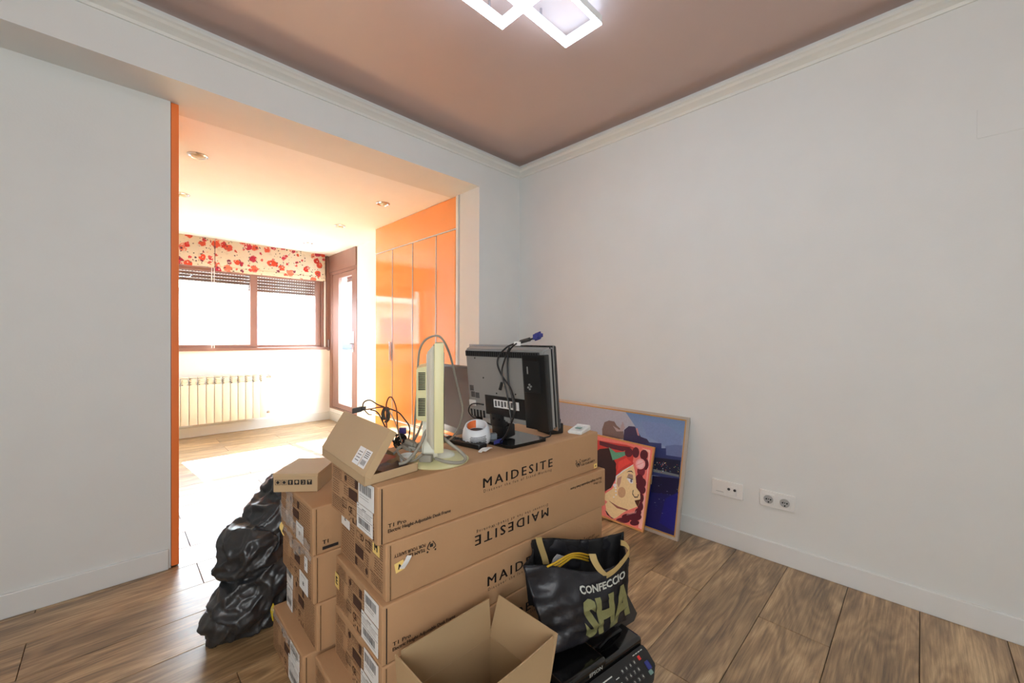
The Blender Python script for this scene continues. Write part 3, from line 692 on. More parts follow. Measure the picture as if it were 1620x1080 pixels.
# things in the tray
lf_ = empty('leaflet_stack', (.50, 1.02, Zt+.003)); tag(lf_, 'crumpled printed leaflets and film packed in the shallow tray', 'leaflets')
cols = [(70, 50, 48), (214, 206, 204), (196, 96, 80), (228, 206, 190), (110, 104, 122), (40, 36, 40), (232, 228, 224)]
for k in range(9):
    b = B(); r = random.Random(k); mm_ = TM @ Matrix.Translation((.012+r.uniform(-.005, .03), .015+k*.036, .001+k*.0008)) @ Matrix.Rotation(r.uniform(-.4, .4), 4, 'Z') @ Matrix.Rotation(r.uniform(-.05, .10), 4, 'Y')
    n = 6; vs = [[b.verts.new(mm_ @ Vector((i*.018, j*.012, .006+.004*noise.noise(Vector((i*.8, j*.9, k*3)))))) for i in range(n)] for j in range(n)]
    for j in range(n-1):
        for i in range(n-1): b.faces.new((vs[j][i], vs[j][i+1], vs[j+1][i+1], vs[j+1][i]))
    bmesh.ops.solidify(b, geom=list(b.faces), thickness=.0012)
    o = build('leaflet', b, mat('leaflet_%d' % k if False else 'leaflet_paper', cols[k % 7], .4), lf_, smooth=True)
# ------------------------------------------------------------ cable clump at the tray
TOPZ = 5*BH+.0005
def P3(x, y, X): return at(x, y, 'X', X)
cb = empty('cable_bundle', (.64, 1.16, TOPZ)); tag(cb, 'tangled coil of black and brown cables with a purple plug, behind the raised lid', 'cable'); co = Vector((.64, 1.16, TOPZ))
def pc(pts, dep): return [atd(x, y, dep[i] if isinstance(dep, (list, tuple)) else dep)-co for i, (x, y) in enumerate(pts)]
def cab(name, pts, dep, r, m, par=cb):
    b = B(); tube(b, pc(pts, dep), r, 8, 7); return build(name, b, m, par, smooth='all')
cab('cable', [(576, 649), (574, 641), (577, 635), (586, 633), (598, 640), (612, 645), (630, 652), (640, 663), (647, 673), (648, 684), (645, 698)], 1.34, .0022, CABK)
cab('cable', [(612, 690), (611, 650), (612, 636), (616, 628), (621, 630), (626, 642), (628, 655), (629, 675), (632, 695)], [1.28, 1.3, 1.3, 1.3, 1.3, 1.3, 1.3, 1.32, 1.34], .0022, CABR)
cab('cable', [(576, 648), (590, 646), (600, 644), (614, 645)], 1.30, .002, CABR)
cab('cable', [(586, 648), (594, 650), (600, 656), (606, 668), (616, 690)], 1.29, .0022, CABK)
cab('cable', [(577, 649), (583, 655), (588, 656)], 1.30, .0018, CABK)
cab('cable', [(616, 650), (622, 661), (628, 676), (636, 700)], 1.31, .0018, CABG)
for k in range(5): cab('coil', [(605+k*1.2, 664), (604+k, 652), (609+k, 644), (613+k*.8, 650), (612+k, 662), (608+k, 668)], 1.30+.006*k, .0017, CABG if k % 2 else CABK)
b = B(); a = atd(558, 650, 1.30)-co; c = atd(572, 647, 1.30)-co; d = (c-a).normalized(); s = Vector((0, 0, 1)); mm_ = frame_m(a, d, s)
box(b, 0, .030, -.008, .009, -.008, .008, .003, Mx=mm_); box(b, .030, .043, -.006, .007, -.005, .005, .003, Mx=mm_); build('power_plug', b, DGREY, cb)
b = B(); a = atd(637, 681, 1.36)-co; mm_ = frame_m(a, Rv, (0, 0, 1)); box(b, -.012, .012, -.011, .010, -.006, .006, .003, Mx=mm_); build('vga_plug', b, PURP, cb)
b = B()
for k in range(11):
    q = []; r = random.Random(k+30); cx, cy = 634+r.uniform(-7, 7), 697+r.uniform(-4, 4); a1 = r.uniform(0, 3)
    for j in range(9):
        a = 2*math.pi*j/8; q.append((cx+9*math.cos(a)*math.cos(a1)-6*math.sin(a)*math.sin(a1), cy+8*math.cos(a)*math.sin(a1)*.8+9*math.sin(a)*math.cos(a1)))
    q = [atd(px_, min(py_, 712), 1.33+.02*math.sin(j_+k))-co for j_, (px_, py_) in enumerate(q)]
    tube(b, q, .0022, 6, 4)
o = build('coil', b, CABK, cb, smooth='all'); o['kind'] = 'stuff'
for (x, y, a) in ((643, 707, -.5), (655, 709, .2), (650, 700, -.3)):
    b = B(); p = atd(x, y, 1.28)-co; mm_ = Matrix.Translation(p) @ Matrix.Rotation(YAW*-1+a, 4, 'Z') @ Matrix.Rotation(.3, 4, 'Y')
    box(b, -.018, .014, -.010, .010, -.006, .006, .003, Mx=mm_); box(b, .014, .024, -.007, .007, -.005, .005, .002, Mx=mm_); build('connector', b, CABG, cb)
ct = empty('round_cap', (.655, 1.125, TOPZ)); tag(ct, 'small white round cap lying under the grey plugs beside the tray', 'cap')
b = B(); lathe(b, [(0, .0), (.020, 0), (.024, .004), (.025, .020), (.022, .022), (.020, .006), (0, .005)], 26); build('shell', b, WHITEP, ct, smooth=True)
# ------------------------------------------------------------ beige monitor seen from its edge
mo = Vector((.728, 1.072, TOPZ)); bm_ = empty('beige_monitor', mo, math.atan2(.826, .563)); tag(bm_, 'old yellowed beige flat monitor seen edge-on, on a round foot', 'monitor')
# local: x along screen width (away from the camera), y towards the back (image left), z up
b = B(); box(b, -.178, .178, -.018, .008, .070, .372, .004); build('bezel', b, BEIGE, bm_, smooth=True)
b = B(); box(b, -.155, .155, -.0195, -.0178, .10, .345, .0005); build('screen', b, BLACKG, bm_)
b = B(); t = bmesh.new(); bmesh.ops.create_cube(t, size=1)
for v in t.verts:
    k = 1 if v.co.y < 0 else .82; v.co = Vector((v.co.x*.350*k, .008+(v.co.y+.5)*.022, .221+v.co.z*.296*k))
bmesh.ops.bevel(t, geom=list(t.edges), offset=.004, segments=2, affect='EDGES'); merge(b, t); build('back_shell', b, BEIGE2, bm_, smooth=True)
b = B(); t = bmesh.new(); bmesh.ops.create_cube(t, size=1)
for v in t.verts:
    k = 1 if v.co.y < 0 else .93; v.co = Vector((v.co.x*.20*k, .028+(v.co.y+.5)*.032, .222+v.co.z*.162*k))
bmesh.ops.bevel(t, geom=list(t.edges), offset=.003, segments=2, affect='EDGES'); merge(b, t); hs = build('rear_housing', b, BEIGE, bm_, smooth=True)
b = B()
for z0 in (.160, .235):
    for k in range(11):
        z = z0+k*.0048; box(b, -.101, -.094, .034, .054, z, z+.0024, 0)
build('vent_slot', b, DARK, hs)['kind'] = 'stuff'
b = B(); lathe(b, [(0, 0), (.098, 0), (.100, .003), (.094, .008), (.060, .014), (.045, .018), (0, .020)], 40, sy=1); build('foot', b, BEIGE, bm_, smooth=True)
b = B(); lathe(b, [(.046, .014), (.044, .020), (.03, .028), (0, .030)], 30, Mx=Matrix.Translation((.0, -.01, 0))); build('foot_swivel', b, BEIGE2, bm_, smooth=True)
b = B(); t = bmesh.new(); bmesh.ops.create_cube(t, size=1)
for v in t.verts:
    up = v.co.z > 0; v.co = Vector((v.co.x*(.06 if up else .09), (.030 if up else .022)+v.co.y*(.026 if up else .05), .016 if not up else .15))
bmesh.ops.bevel(t, geom=list(t.edges), offset=.006, segments=3, affect='EDGES'); merge(b, t); build('neck', b, BEIGE2, bm_, smooth=True)
bm_inv = (Matrix.Translation(mo) @ Matrix.Rotation(math.atan2(.826, .563), 4, 'Z')).inverted()
def mcab(name, pts, deps, r, m):
    b = B(); P = []
    for i, (x, y) in enumerate(pts): P.append(bm_inv @ atd(x, y, deps[i]))
    tube(b, P, r, 10, 8); return build(name, b, m, bm_, smooth='all')
mcab('power_cable', [(654, 700), (657, 656), (660, 614), (661.5, 573), (665, 550), (675, 536), (692, 531), (703, 541), (713, 565), (721, 599), (728, 627), (732, 648), (727, 673), (715, 692), (702, 699)],
     [1.36, 1.33, 1.30, 1.28, 1.26, 1.25, 1.24, 1.25, 1.27, 1.29, 1.31, 1.33, 1.36, 1.40, 1.43], .0033, CABG)
mcab('signal_cable', [(673, 652), (668, 668), (660, 687), (652, 702)], [1.26, 1.30, 1.33, 1.36], .0036, CABG)
k = mcab('thick_cable', [(631, 734), (643, 730), (655.6, 717), (666, 701), (672.6, 685), (681, 676), (692, 683), (709, 699), (726, 712), (736, 723), (733, 730), (721, 732), (704, 730), (688, 725)],
     [1.16, 1.17, 1.17, 1.17, 1.17, 1.165, 1.16, 1.16, 1.16, 1.165, 1.175, 1.18, 1.19, 1.20], .0048, CABG)
b = B(); a = bm_inv @ atd(664, 724, 1.21); c = bm_inv @ atd(687, 725, 1.20); mm_ = frame_m(a, c-a, (0, 0, 1)); box(b, 0, .040, -.011, .011, -.009, .009, .004, Mx=mm_); build('plug', b, CABG, k, smooth=True)
mcab('grey_cable', [(622, 718), (635, 706), (628, 712), (640, 727), (655, 728), (668, 718)], [1.24, 1.25, 1.24, 1.20, 1.19, 1.18], .0035, CABG)
# ------------------------------------------------------------ black monitor seen from the back
TVo = Vector((1.075, 1.083, TOPZ)); TVr = math.radians(3.5)
tv = empty('black_monitor', TVo, TVr); tag(tv, 'black widescreen monitor seen from behind with cables draped over it', 'monitor')
tilt = math.radians(-6)
TB = Matrix.Translation((0, 0, .07)) @ Matrix.Rotation(tilt, 4, 'Y')    # local: x front(+)/back(-), y left(+) in the picture, z up
W2, H2 = .208, .292
b = B(); box(b, .0, .022, -W2, W2, 0, H2, .008, Mx=TB, seg=3); build('front_bezel', b, BLACKG, tv, smooth=True)
b = B(); box(b, -.002, .001, -W2-.002, W2+.002, -.002, H2+.002, .0012, Mx=TB); build('chrome_edge', b, CHROME, tv)
b = B(); t = bmesh.new(); bmesh.ops.create_cube(t, size=1)
for v in t.verts:
    back = v.co.x < 0; v.co = Vector((-.040 if back else 0, v.co.y*2*(W2-(.014 if back else .004)), H2/2+v.co.z*2*(H2/2-(.012 if back else .003))))
bmesh.ops.bevel(t, geom=list(t.edges), offset=.006, segments=2, affect='EDGES'); merge(b, t, Mx=TB); build('back_shell', b, GREYB, tv, smooth=True)
b = B(); box(b, -.047, -.02, -W2+.003, -.105, .006, H2-.026, .004, Mx=TB); sc = build('side_column', b, BLACKP, tv, smooth=True)
b = B(); box(b, -.0485, -.046, -W2+.026, -.112, .135, .245, .001, Mx=TB); pr = build('port_bay', b, DARK, sc)
b = B()
for y, z in ((-.130, .153), (-.136, .163), (-.142, .157), (-.137, .148)): cyl(b, TB @ Vector((-.052, y, z)), TB @ Vector((-.048, y, z)), .0035, 10)
box(b, -.050, -.048, -.132, -.128, .20, .225, 0, Mx=TB); build('port', b, GREYB, pr)
b = B(); box(b, -.044, -.038, -.180, .190, H2-.040, H2-.018, .003, Mx=TB); vt = build('vent_panel', b, DGREY, tv)
b = B()
for k in range(35):
    y = .183-k*.0104; box(b, -.0455, -.0435, y-.003, y+.003, H2-.038, H2-.020, 0, Mx=TB)
build('vent_slot', b, DARK, vt)
for (y, z) in ((.170, .125), (.165, .100), (.140, .098)):
    b = B()
    for i in range(5):
        for j in range(5): box(b, -.0412, -.0398, y-.010+i*.0044, y-.007+i*.0044, z-.010+j*.0044, z-.0075+j*.0044, 0, Mx=TB)
    build('speaker_grille', b, DARK, tv)
b = B(); box(b, -.0425, -.036, -.105, .098, .030, .105, .002, Mx=TB); rc = build('label_bay', b, BLACKP, tv)
b = B(); box(b, -.0436, -.0424, -.075, .050, .062, .092, 0, Mx=TB); rl = build('rating_label', b, PAPER, rc)
b = B()
for k in range(7):
    y = .044-k*.016; box(b, -.0440, -.0435, y-.010, y, .066+.003*(k % 2), .088, 0, Mx=TB)
build('label_print', b, GREYINK, rl)
b = B(); box(b, -.0445, -.040, .150, .188, .055, .078, .002, Mx=TB); build('white_port', b, WHITEP, tv)
for k in range(5):
    b = B(); box(b, -.0435, -.039, .095+k*.018, .105+k*.018, .012, .040, .002, Mx=TB @ Matrix.Translation((0, .01, 0))); build('cooling_rib', b, BLACKP, tv)
b = B()
for y, z in ((.140, .245), (.100, .170), (.035, .115), (-.060, .120), (.150, .06)): cyl(b, TB @ Vector((-.0412, y, z)), TB @ Vector((-.039, y, z)), .003, 8)
build('screw_hole', b, DARK, tv)
b = B(); box(b, -.046, -.02, .005, .075, -.012, .036, .004, Mx=TB); box(b, -.035, .012, .0, .08, -.055, -.008, .006, Mx=TB); nk = build('neck', b, BLACKP, tv, smooth=True)
b = B()
for y in (.022, .055): cyl(b, TB @ Vector((-.048, y, .018)), TB @ Vector((-.045, y, .018)), .005, 12)
build('hinge_screw', b, DARK, nk)
b = B(); pts = [(-.085, .075), (-.098, .05), (-.10, -.06), (-.088, -.078), (.075, -.10), (.095, -.085), (.105, .085), (.09, .10), (-.07, .085)]
prism(b, pts, .010); bmesh.ops.bevel(b, geom=[e for e in b.edges if abs(e.verts[0].co.z-e.verts[1].co.z) < 1e-4 and e.verts[0].co.z > .005], offset=.004, segments=2, affect='EDGES')
build('foot', b, BLACKG, tv, smooth=True)
TVi = (Matrix.Translation(TVo) @ Matrix.Rotation(TVr, 4, 'Z')).inverted()
def tcab(name, pts, r, m, back=1.02, par=None, deps=None):
    b = B(); tube(b, [TVi @ (atd(x, y, deps[i]) if deps else at(x, y, 'X', back[i] if isinstance(back, (list, tuple)) else back)) for i, (x, y) in enumerate(pts)], r, 8, 7); return build(name, b, m, par or tv, smooth='all')
tc = tcab('video_cable', [(847, 534), (838, 537), (826, 540), (815.6, 543), (802, 549), (790, 562), (787, 576), (794, 594), (806, 611), (813, 631), (815, 650), (809, 669), (801, 687), (791, 699)], .0034, CABK,
     [1.02, 1.02, 1.02, 1.02, 1.005, .99, .985, .98, .975, .97, .965, .965, .97, .985])
b = B(); q = [TVi @ at(x, y, 'X', 1.02) for x, y in ((824, 540.5), (838, 536.5))]; cyl(b, q[0], q[1], .007, 14); build('ferrite', b, DGREY, tc, smooth=True)
b = B(); q = [TVi @ at(x, y, 'X', 1.02) for x, y in ((846, 534), (857, 530))]; mm_ = frame_m(q[0], q[1]-q[0], (0, 0, 1)); box(b, 0, .022, -.008, .011, -.012, .012, .003, Mx=mm_); box(b, .022, .030, -.005, .007, -.010, .010, .001, Mx=mm_)
for s in (-.009, .012): cyl(b, mm_ @ Vector((.002, s, 0)), mm_ @ Vector((.026, s, 0)), .0028, 8)
build('vga_plug', b, BLUE, tc)
b = B(); q = [TVi @ at(x, y, 'X', .985) for x, y in ((792, 697), (778, 702))]; mm_ = frame_m(q[0], q[1]-q[0], (0, 0, 1)); box(b, 0, .028, -.007, .008, -.012, .012, .003, Mx=mm_); build('vga_plug', b, BLUE, tc)
tcab('power_cable', [(818, 543), (811, 548), (805, 557), (803, 578), (805, 607), (812, 636), (814, 655)], .0032, CABK, .982)
tcab('signal_cable', [(806, 549), (798, 570), (794, 590), (801, 620), (806, 645), (809, 668)], .003, CABK, .975)
b = B(); q = TVi @ at(818, 543, 'X', .985); box(b, q.x-.004, q.x+.004, q.y-.014, q.y+.012, q.z-.008, q.z+.006, .002); build('cable_tie', b, PAPER, tc)
tcab('side_cable', [(765, 640), (752, 638), (744, 641), (741, 650), (748, 660), (762, 665), (778, 672)], .0026, CABK, .995)
b = B(); cyl(b, TVi @ at(794, 605, 'X', .985), TVi @ at(791, 616, 'X', .985), .006, 12); build('plug', b, BLACKP, tv)
# ------------------------------------------------------------ brown flat panel on the rear stack
bp_ = empty('brown_monitor', (1.12, 1.52, 4*BH+.001), math.radians(-6)); tag(bp_, 'dark brown flat screen standing between the beige and the black monitor', 'monitor')
b = B(); box(b, 0, .03, -.20, .125, .10, .415, .004); box(b, .03, .05, -.15, .09, .15, .37, .006); build('housing', b, BLACKP, bp_, smooth=True)
b = B(); box(b, -.001, .0005, -.19, .115, .130, .405, 0); build('screen', b, BROWNS, bp_)
b = B(); box(b, .010, .04, -.06, .0, .012, .16, .005); build('neck', b, BLACKP, bp_)
b = B(); lathe(b, [(0, 0), (.10, 0), (.10, .008), (.06, .014), (0, .016)], 28, Mx=Matrix.Translation((.03, -.03, 0))); build('foot', b, BLACKP, bp_, smooth=True)
# ------------------------------------------------------------ white meshed gadget
mg = empty('desk_speaker', (.945, 1.140, TOPZ), -YAW); tag(mg, 'small rounded white device with grey mesh sides and orange inside its open top', 'device')
def shr(b):
    for v in b.verts:
        k = max(0, min(1, (v.co.z-.012)/.04)); v.co.z += v.co.y*.42*k; v.co *= 1.16
b = B(); lathe(b, [(0, 0), (.036, 0), (.043, .008), (.045, .025), (.042, .045), (.036, .058), (.032, .060), (.030, .056), (.031, .036)], 36, sx=1.0, sy=.9); shr(b); build('shell', b, MESHW, mg, smooth='all')
b = B(); lathe(b, [(0, .034), (.0315, .037)], 24, sy=.9); shr(b); build('inner_floor', b, DGREY, mg)
b = B()
for a0_ in (1.7, ):
    for k in range(8):
        a, a2 = a0_+k*.16, a0_+(k+1)*.16
        vs = [b.verts.new((r_*math.cos(q), .9*r_*math.sin(q), z)) for q, r_, z in ((a, .0300, .038), (a2, .0300, .038), (a2, .0298, .0585), (a, .0298, .0585))]; b.faces.new(vs)
shr(b); build('orange_liner', b, ORP, mg)
b = B()
for i in range(14):
    for j in range(6):
        a = -math.pi/2-.35+i*.085+(j % 2)*.042; z = .008+j*.0062; rr_ = .0455-(max(0, z-.025)**1)*.22
        c = Vector((rr_*math.cos(a), .9*rr_*math.sin(a), z)); mm_ = Matrix.Translation(c) @ Matrix.Rotation(a, 4, 'Z') @ Matrix.Rotation(math.pi/4, 4, 'X')
        box(b, -.0008, .0006, -.0017, .0017, -.0017, .0017, 0, Mx=mm_)
shr(b); build('mesh_grille', b, DGREY, mg)['kind'] = 'stuff'
# remote control, paper scraps, grey box, black box, white timer
rm = empty('remote_control', (.905, 1.165, TOPZ), math.radians(-82)); tag(rm, 'black remote control lying between the monitors', 'remote')
b = B(); box(b, -.095, .095, -.022, .022, 0, .016, .005, seg=3); rb = build('case', b, BLACKP, rm, smooth=True)
for i in range(9):
    for j in range(3):
        b = B(); box(b, -.080+i*.018, -.070+i*.018, -.014+j*.011, -.007+j*.011, .0155, .018, .0008, seg=1); build('button', b, DGREY, rm)
sc_ = empty('paper_scrap', (.905, 1.045, TOPZ), .2); tag(sc_, 'folded white paper clip tag in front of the black remote', 'paper')
b = B(); ribbon(b, [(-.030, 0, .003), (0, .006, .008), (.028, -.002, .006), (.012, -.008, .010), (-.02, -.01, .006)], (0, 1, 0), .014, .0008); build('folded_strip', b, PAPER, sc_)
gb = empty('grey_box', (1.012, 1.128, TOPZ), -.5); tag(gb, 'small plain grey box between the white device and the monitor foot', 'box')
b = B(); box(b, -.016, .016, -.012, .012, 0, .030, .002); build('case', b, mat('blue_grey_box', (118, 124, 130), .6), gb)
bk = empty('black_adapter', (1.285, 1.075, TOPZ), -.25); tag(bk, 'black power adapter block behind the right edge of the black monitor', 'adapter')
b = B(); box(b, -.035, .035, -.045, .045, 0, .042, .005); box(b, -.028, .03, -.035, .04, .042, .058, .004); build('case', b, BLACKP, bk, smooth=True)
b = B(); tube(b, [(-.03, -.045, .01), (-.05, -.07, .004), (-.09, -.075, .003), (-.12, -.06, .003), (-.14, -.07, .003)], .0025, 8, 6); build('lead', b, CABK, bk, smooth='all')
wt = empty('white_telephone_remote', (1.378, .995, TOPZ), math.radians(14)); wt.name = 'white_timer'; tag(wt, 'small flat white electronic handset near the right end of the top carton', 'device')
b = B(); t = bmesh.new(); bmesh.ops.create_cube(t, size=1)
for v in t.verts:
    v.co = Vector((v.co.x*.105, v.co.y*.06, (.012 if v.co.x < 0 else .022) if v.co.z > 0 else 0))
bmesh.ops.bevel(t, geom=list(t.edges), offset=.003, segments=2, affect='EDGES'); merge(b, t); build('case', b, WHITEP, wt, smooth=True)
b = B(); box(b, -.02, .005, -.012, .012, .0165, .0188, .001); build('display', b, GREENP, wt)
b = B(); box(b, .015, .045, -.020, .018, .0195, .0225, .001); build('sensor_cover', b, PAPER, wt)
# ------------------------------------------------------------ open empty carton, near floor
oc = empty('open_carton', (.50, .665, .001)); tag(oc, 'open empty cardboard box with all four flaps standing up', 'cardboard box')
OW, OD, OH, FT = .300, .232, .268, .004
b = B()
for q in ((0, OW, 0, FT, 0, OH), (0, OW, OD-FT, OD, 0, OH), (0, FT, 0, OD, 0, OH), (OW-FT, OW, 0, OD, 0, OH), (0, OW, 0, OD, 0, FT)): box(b, *q, .001, seg=1)
build('box_body', b, CARDI, oc)
def flap(name, p0, p1, out, h, lean, cut0=0, cut1=0, curl=0, m=None, w=0):
    """p0->p1 hinge line, out = outward normal"""
    p0 = Vector(p0); p1 = Vector(p1); d = (p1-p0); n = Vector(out); b = B(); N = 8; rows = []
    for j in range(5):
        t = j/4; row = []
        for i in range(N+1):
            u = i/N; uu = cut0*t+u*(1-(cut0+cut1)*t)
            c = p0+d*uu+Vector((0, 0, 1))*h*t*math.cos(lean)+n*(h*t*math.sin(lean)+curl*t*t*math.sin(u*math.pi))
            row.append(b.verts.new(c))
        rows.append(row)
    for r0, r1_ in zip(rows, rows[1:]):
        for i in range(N): b.faces.new((r0[i], r0[i+1], r1_[i+1], r1_[i]))
    bmesh.ops.recalc_face_normals(b, faces=b.faces); bmesh.ops.solidify(b, geom=list(b.faces), thickness=FT)
    return build(name, b, CARDI, oc)
flap('flap', (0, OD, OH), (OW, OD, OH), (0, 1, 0), .108, .06, .03, .01)
flap('flap', (OW, OD, OH), (OW, 0, OH), (1, 0, 0), .110, .34, .0, .02)
flap('flap', (0, 0, OH), (OW, 0, OH), (0, -1, 0), .108, -.02, -.02, -.05, .006)
flap('flap', (0, OD, OH), (0, 0, OH), (-1, 0, 0), .108, .05, -.02, .0, .0)
pb = empty('plastic_wrap', (.64, .80, .008)); tag(pb, 'crumpled clear plastic wrap at the bottom of the open box', 'plastic wrap')
b = B(); t = bmesh.new(); bmesh.ops.create_icosphere(t, subdivisions=4, radius=.075)
for v in t.verts:
    n = noise.noise(v.co*26); v.co += v.co.normalized()*(abs(n)*.05); v.co.z = max(-.03, v.co.z*.9)+.031; v.co.x *= .9
merge(b, t, Mx=Matrix.Translation((.05, .0, 0))); build('crumpled_film', b, BAGP, pb, smooth='all')
# ------------------------------------------------------------ printer
PRr = math.radians(-8); PRo = Vector((.878, .705, .001))
pn = empty('printer', PRo, PRr); tag(pn, 'black all-in-one printer on the floor under the black tote, numeric keypad on its front panel', 'printer')
PW_, PD_, PH_ = .40, .20, .160
b = B(); box(b, 0, PW_, 0, PD_, 0, .105, .012, seg=3); build('base_body', b, BLACKP, pn, smooth=True)
b = B(); box(b, .004, PW_-.004, .004, PD_-.004, .106, .150, .014, seg=3); build('scanner_lid', b, BLACKG, pn, smooth=True)
b = B(); box(b, .015, .20, -.01, PD_-.04, .150, .180, .016, seg=4); ad_ = build('feeder_cover', b, BLACKG, pn, smooth=True)
b = B(); fit_text(b, 'EPSON', frame_m((.12, -.0115, .156), (1, 0, 0), (0, 0, 1)), .055, .011, .015); build('maker_lettering', b, SILV, ad_)
b = B(); box(b, .22, .36, .06, PD_-.05, .149, .158, .006, seg=3); tube(b, [(.23, .05, .158), (.29, .055, .166), (.35, .06, .158)], .004, 8, 6); build('paper_tray', b, BLACKP, pn, smooth=True)
# tilted control panel
PM = Matrix.Translation((.045, -.068, .066)) @ Matrix.Rotation(math.radians(34), 4, 'X')
b = B(); t = bmesh.new(); prism(t, [(0, .006), (.006, 0), (.300, 0), (.345, .03), (.350, .075), (.345, .092), (0, .092)], .014); bmesh.ops.bevel(t, geom=list(t.edges), offset=.003, segments=2, affect='EDGES'); merge(b, t, Mx=PM); cp = build('control_panel', b, BLACKP, pn, smooth=True)
b = B(); box(b, .115, .165, .030, .070, .0135, .0155, .001, Mx=PM); box(b, .118, .162, .033, .067, .0155, .0160, 0, Mx=PM); build('display', b, BLACKG, cp)
b = B(); q = [(.113, .167, .070, .073), (.113, .116, .030, .073)]
for a in q: box(b, *a, .0140, .0162, 0, Mx=PM)
build('display_border', b, SILV, cp)
for i in range(4):
    for j in range(3):
        b = B(); box(b, .205+i*.020, .217+i*.020, .020+j*.020, .032+j*.020, .0135, .0162, .002, Mx=PM); kk = build('keypad_button', b, DGREY, cp, smooth=True)
        b = B(); fit_text(b, '123456789*0#'[min(11, j*4+i)], PM @ Matrix.Translation((.2085+i*.020, .0225+j*.020, .0165)), .005, .007, .02); build('key_number', b, SILV, kk)
b = B(); box(b, .293, .304, .062, .074, .0135, .0165, .002, Mx=PM); build('stop_button', b, PINKF, cp, smooth=True)
b = B(); box(b, .305, .322, .028, .052, .0135, .0165, .004, Mx=PM); build('start_button', b, BLUE, cp, smooth=True)
b = B(); box(b, .300, .316, .016, .028, .0135, .0162, .003, Mx=PM); build('copy_button', b, GREENP, cp, smooth=True)
b = B()
for i in range(4): quad(b, PM @ Matrix.Translation((0, 0, .0145)), .28+i*.013, .290+i*.013, .080, .0825)
for i in range(3): quad(b, PM @ Matrix.Translation((0, 0, .0145)), .175, .190, .03+i*.014, .0325+i*.014)
build('panel_print', b, SILV, cp)
# ------------------------------------------------------------ black tote on the printer
TO = Vector((1.08, .80, .19)); to = empty('tote_bag', TO); tag(to, 'black shopping tote with gold ribbon handles and metallic print, full of cables', 'bag')
TLf, TRf, BLf, BRf = Vector((.895, .855, .455)), Vector((1.205, .668, .425)), Vector((.925, .775, .212)), Vector((1.225, .690, .212))
TLb, TRb, BLb, BRb = Vector((1.01, .925, .462)), Vector((1.325, .755, .445)), Vector((1.02, .90, .20)), Vector((1.30, .785, .20))
def crease(p, s=1.0):
    q = Vector((p.x*8+p.z*9, p.y*8, p.z*16-p.x*5)); a = noise.noise(q); c = noise.noise(q*2.3+Vector((4, 1, 2))); return ((.25-abs(a))*.034+(.25-abs(c))*.014)*s
fn = ((TRf-TLf).cross(TLf-BLf)).normalized()
if fn.y > 0: fn = -fn
def tf(u, v, off=0):     # u left-right, v 0 bottom..1 top of the front face
    p = (TLf*(1-u)+TRf*u)*v + (BLf*(1-u)+BRf*u)*(1-v)
    bulge = .030*math.sin(math.pi*min(1, max(0, u)))*math.sin(math.pi*min(1, max(0, v))**.8)
    p = p + fn*(bulge+crease(p, (.45+.8*(1-v))*(1-.6*max(0, min(1, u)))) + off); p.z += .012*math.sin(u*7)*v - .020*math.sin(math.pi*u)*v - .012*(1-v)*math.sin(math.pi*u)
    return p-TO
def tb(u, v):
    p = (TLb*(1-u)+TRb*u)*v + (BLb*(1-u)+BRb*u)*(1-v); p = p - fn*(crease(p, .6)); p.z += .010*math.sin(u*6+1)*v; return p-TO
b = B(); n, mr = 46, 26; loop = []
for i in range(n+1): loop.append(('f', i/n))
side = 9
for i in range(1, side): loop.append(('r', i/side))
for i in range(n+1): loop.append(('b', 1-i/n))
for i in range(1, side): loop.append(('l', i/side))
def tp(kd, u, v):
    if kd == 'f': return tf(u, v)
    if kd == 'b': return tb(u, v)
    if kd == 'r':
        p = tf(1, v)*(1-u)+tb(1, v)*u; return p+Vector((-.014*math.sin(math.pi*u)+crease(p+TO, .5), 0, -.01*v*math.sin(math.pi*u)))
    p = tb(0, v)*(1-u)+tf(0, v)*u; return p+Vector((.018*math.sin(math.pi*u)+crease(p+TO, .5), 0, -.01*v*math.sin(math.pi*u)))
rows = [[b.verts.new(tp(k, u, j/mr)) for k, u in loop] for j in range(mr+1)]
# inner lining going down from the rim
cen = sum((r_.co for r_ in rows[-1]), Vector())/len(loop)
for d, s in ((.008, .97), (.06, .94), (.13, .90)):
    rows.append([b.verts.new(cen+(v.co-cen)*s-Vector((0, 0, d))) for v in rows[mr]])
L_ = len(loop)
for j, (r0, r1_) in enumerate(zip(rows, rows[1:])):
    for i in range(L_):
        f = b.faces.new((r0[i], r0[(i+1) % L_], r1_[(i+1) % L_], r1_[i])); f.material_index = 0 if j < mr else 1
b.faces.new(rows[0][::-1]); f = b.faces.new(rows[-1]); f.material_index = 1
build('bag_body', b, [TOTE, TOTEI], to, smooth='all', keep=False)
def tote_text(name, s, u0, u1, v0, v1, m, bold=.02, skew=0, sub=True):
    t = text_bm(s, 1, bold); xs = [v.co.x for v in t.verts]; ys = [v.co.y for v in t.verts]; a, c, e_, g_ = min(xs), max(xs), min(ys), max(ys)
    bmesh.ops.triangulate(t, faces=t.faces)
    for _ in range(3):
        ll = [ed for ed in t.edges if ed.calc_length() > .10]
        if ll: bmesh.ops.subdivide_edges(t, edges=ll, cuts=1); bmesh.ops.triangulate(t, faces=t.faces)
    for v in t.verts:
        fx = (v.co.x-a)/(c-a); fy = (v.co.y-e_)/(g_-e_); v.co = tf(u0+(u1-u0)*fx, v0+(v1-v0)*fy+skew*fx, .0045)
    build(name, t, m, to, keep=True)
tote_text('small_lettering', 'CONFECCIO', .46, .955, .70, .82, SILV, .03, .04)
tote_text('large_lettering', 'SHA', .44, 1.04, .06, .64, OLIVE, .05, .02)
def px_tote(pts, off=.012):
    P0 = (TLf+TRf+BLf+BRf)/4+fn*(.03+off); return [atp(x, y, P0, fn)-TO for x, y in pts]
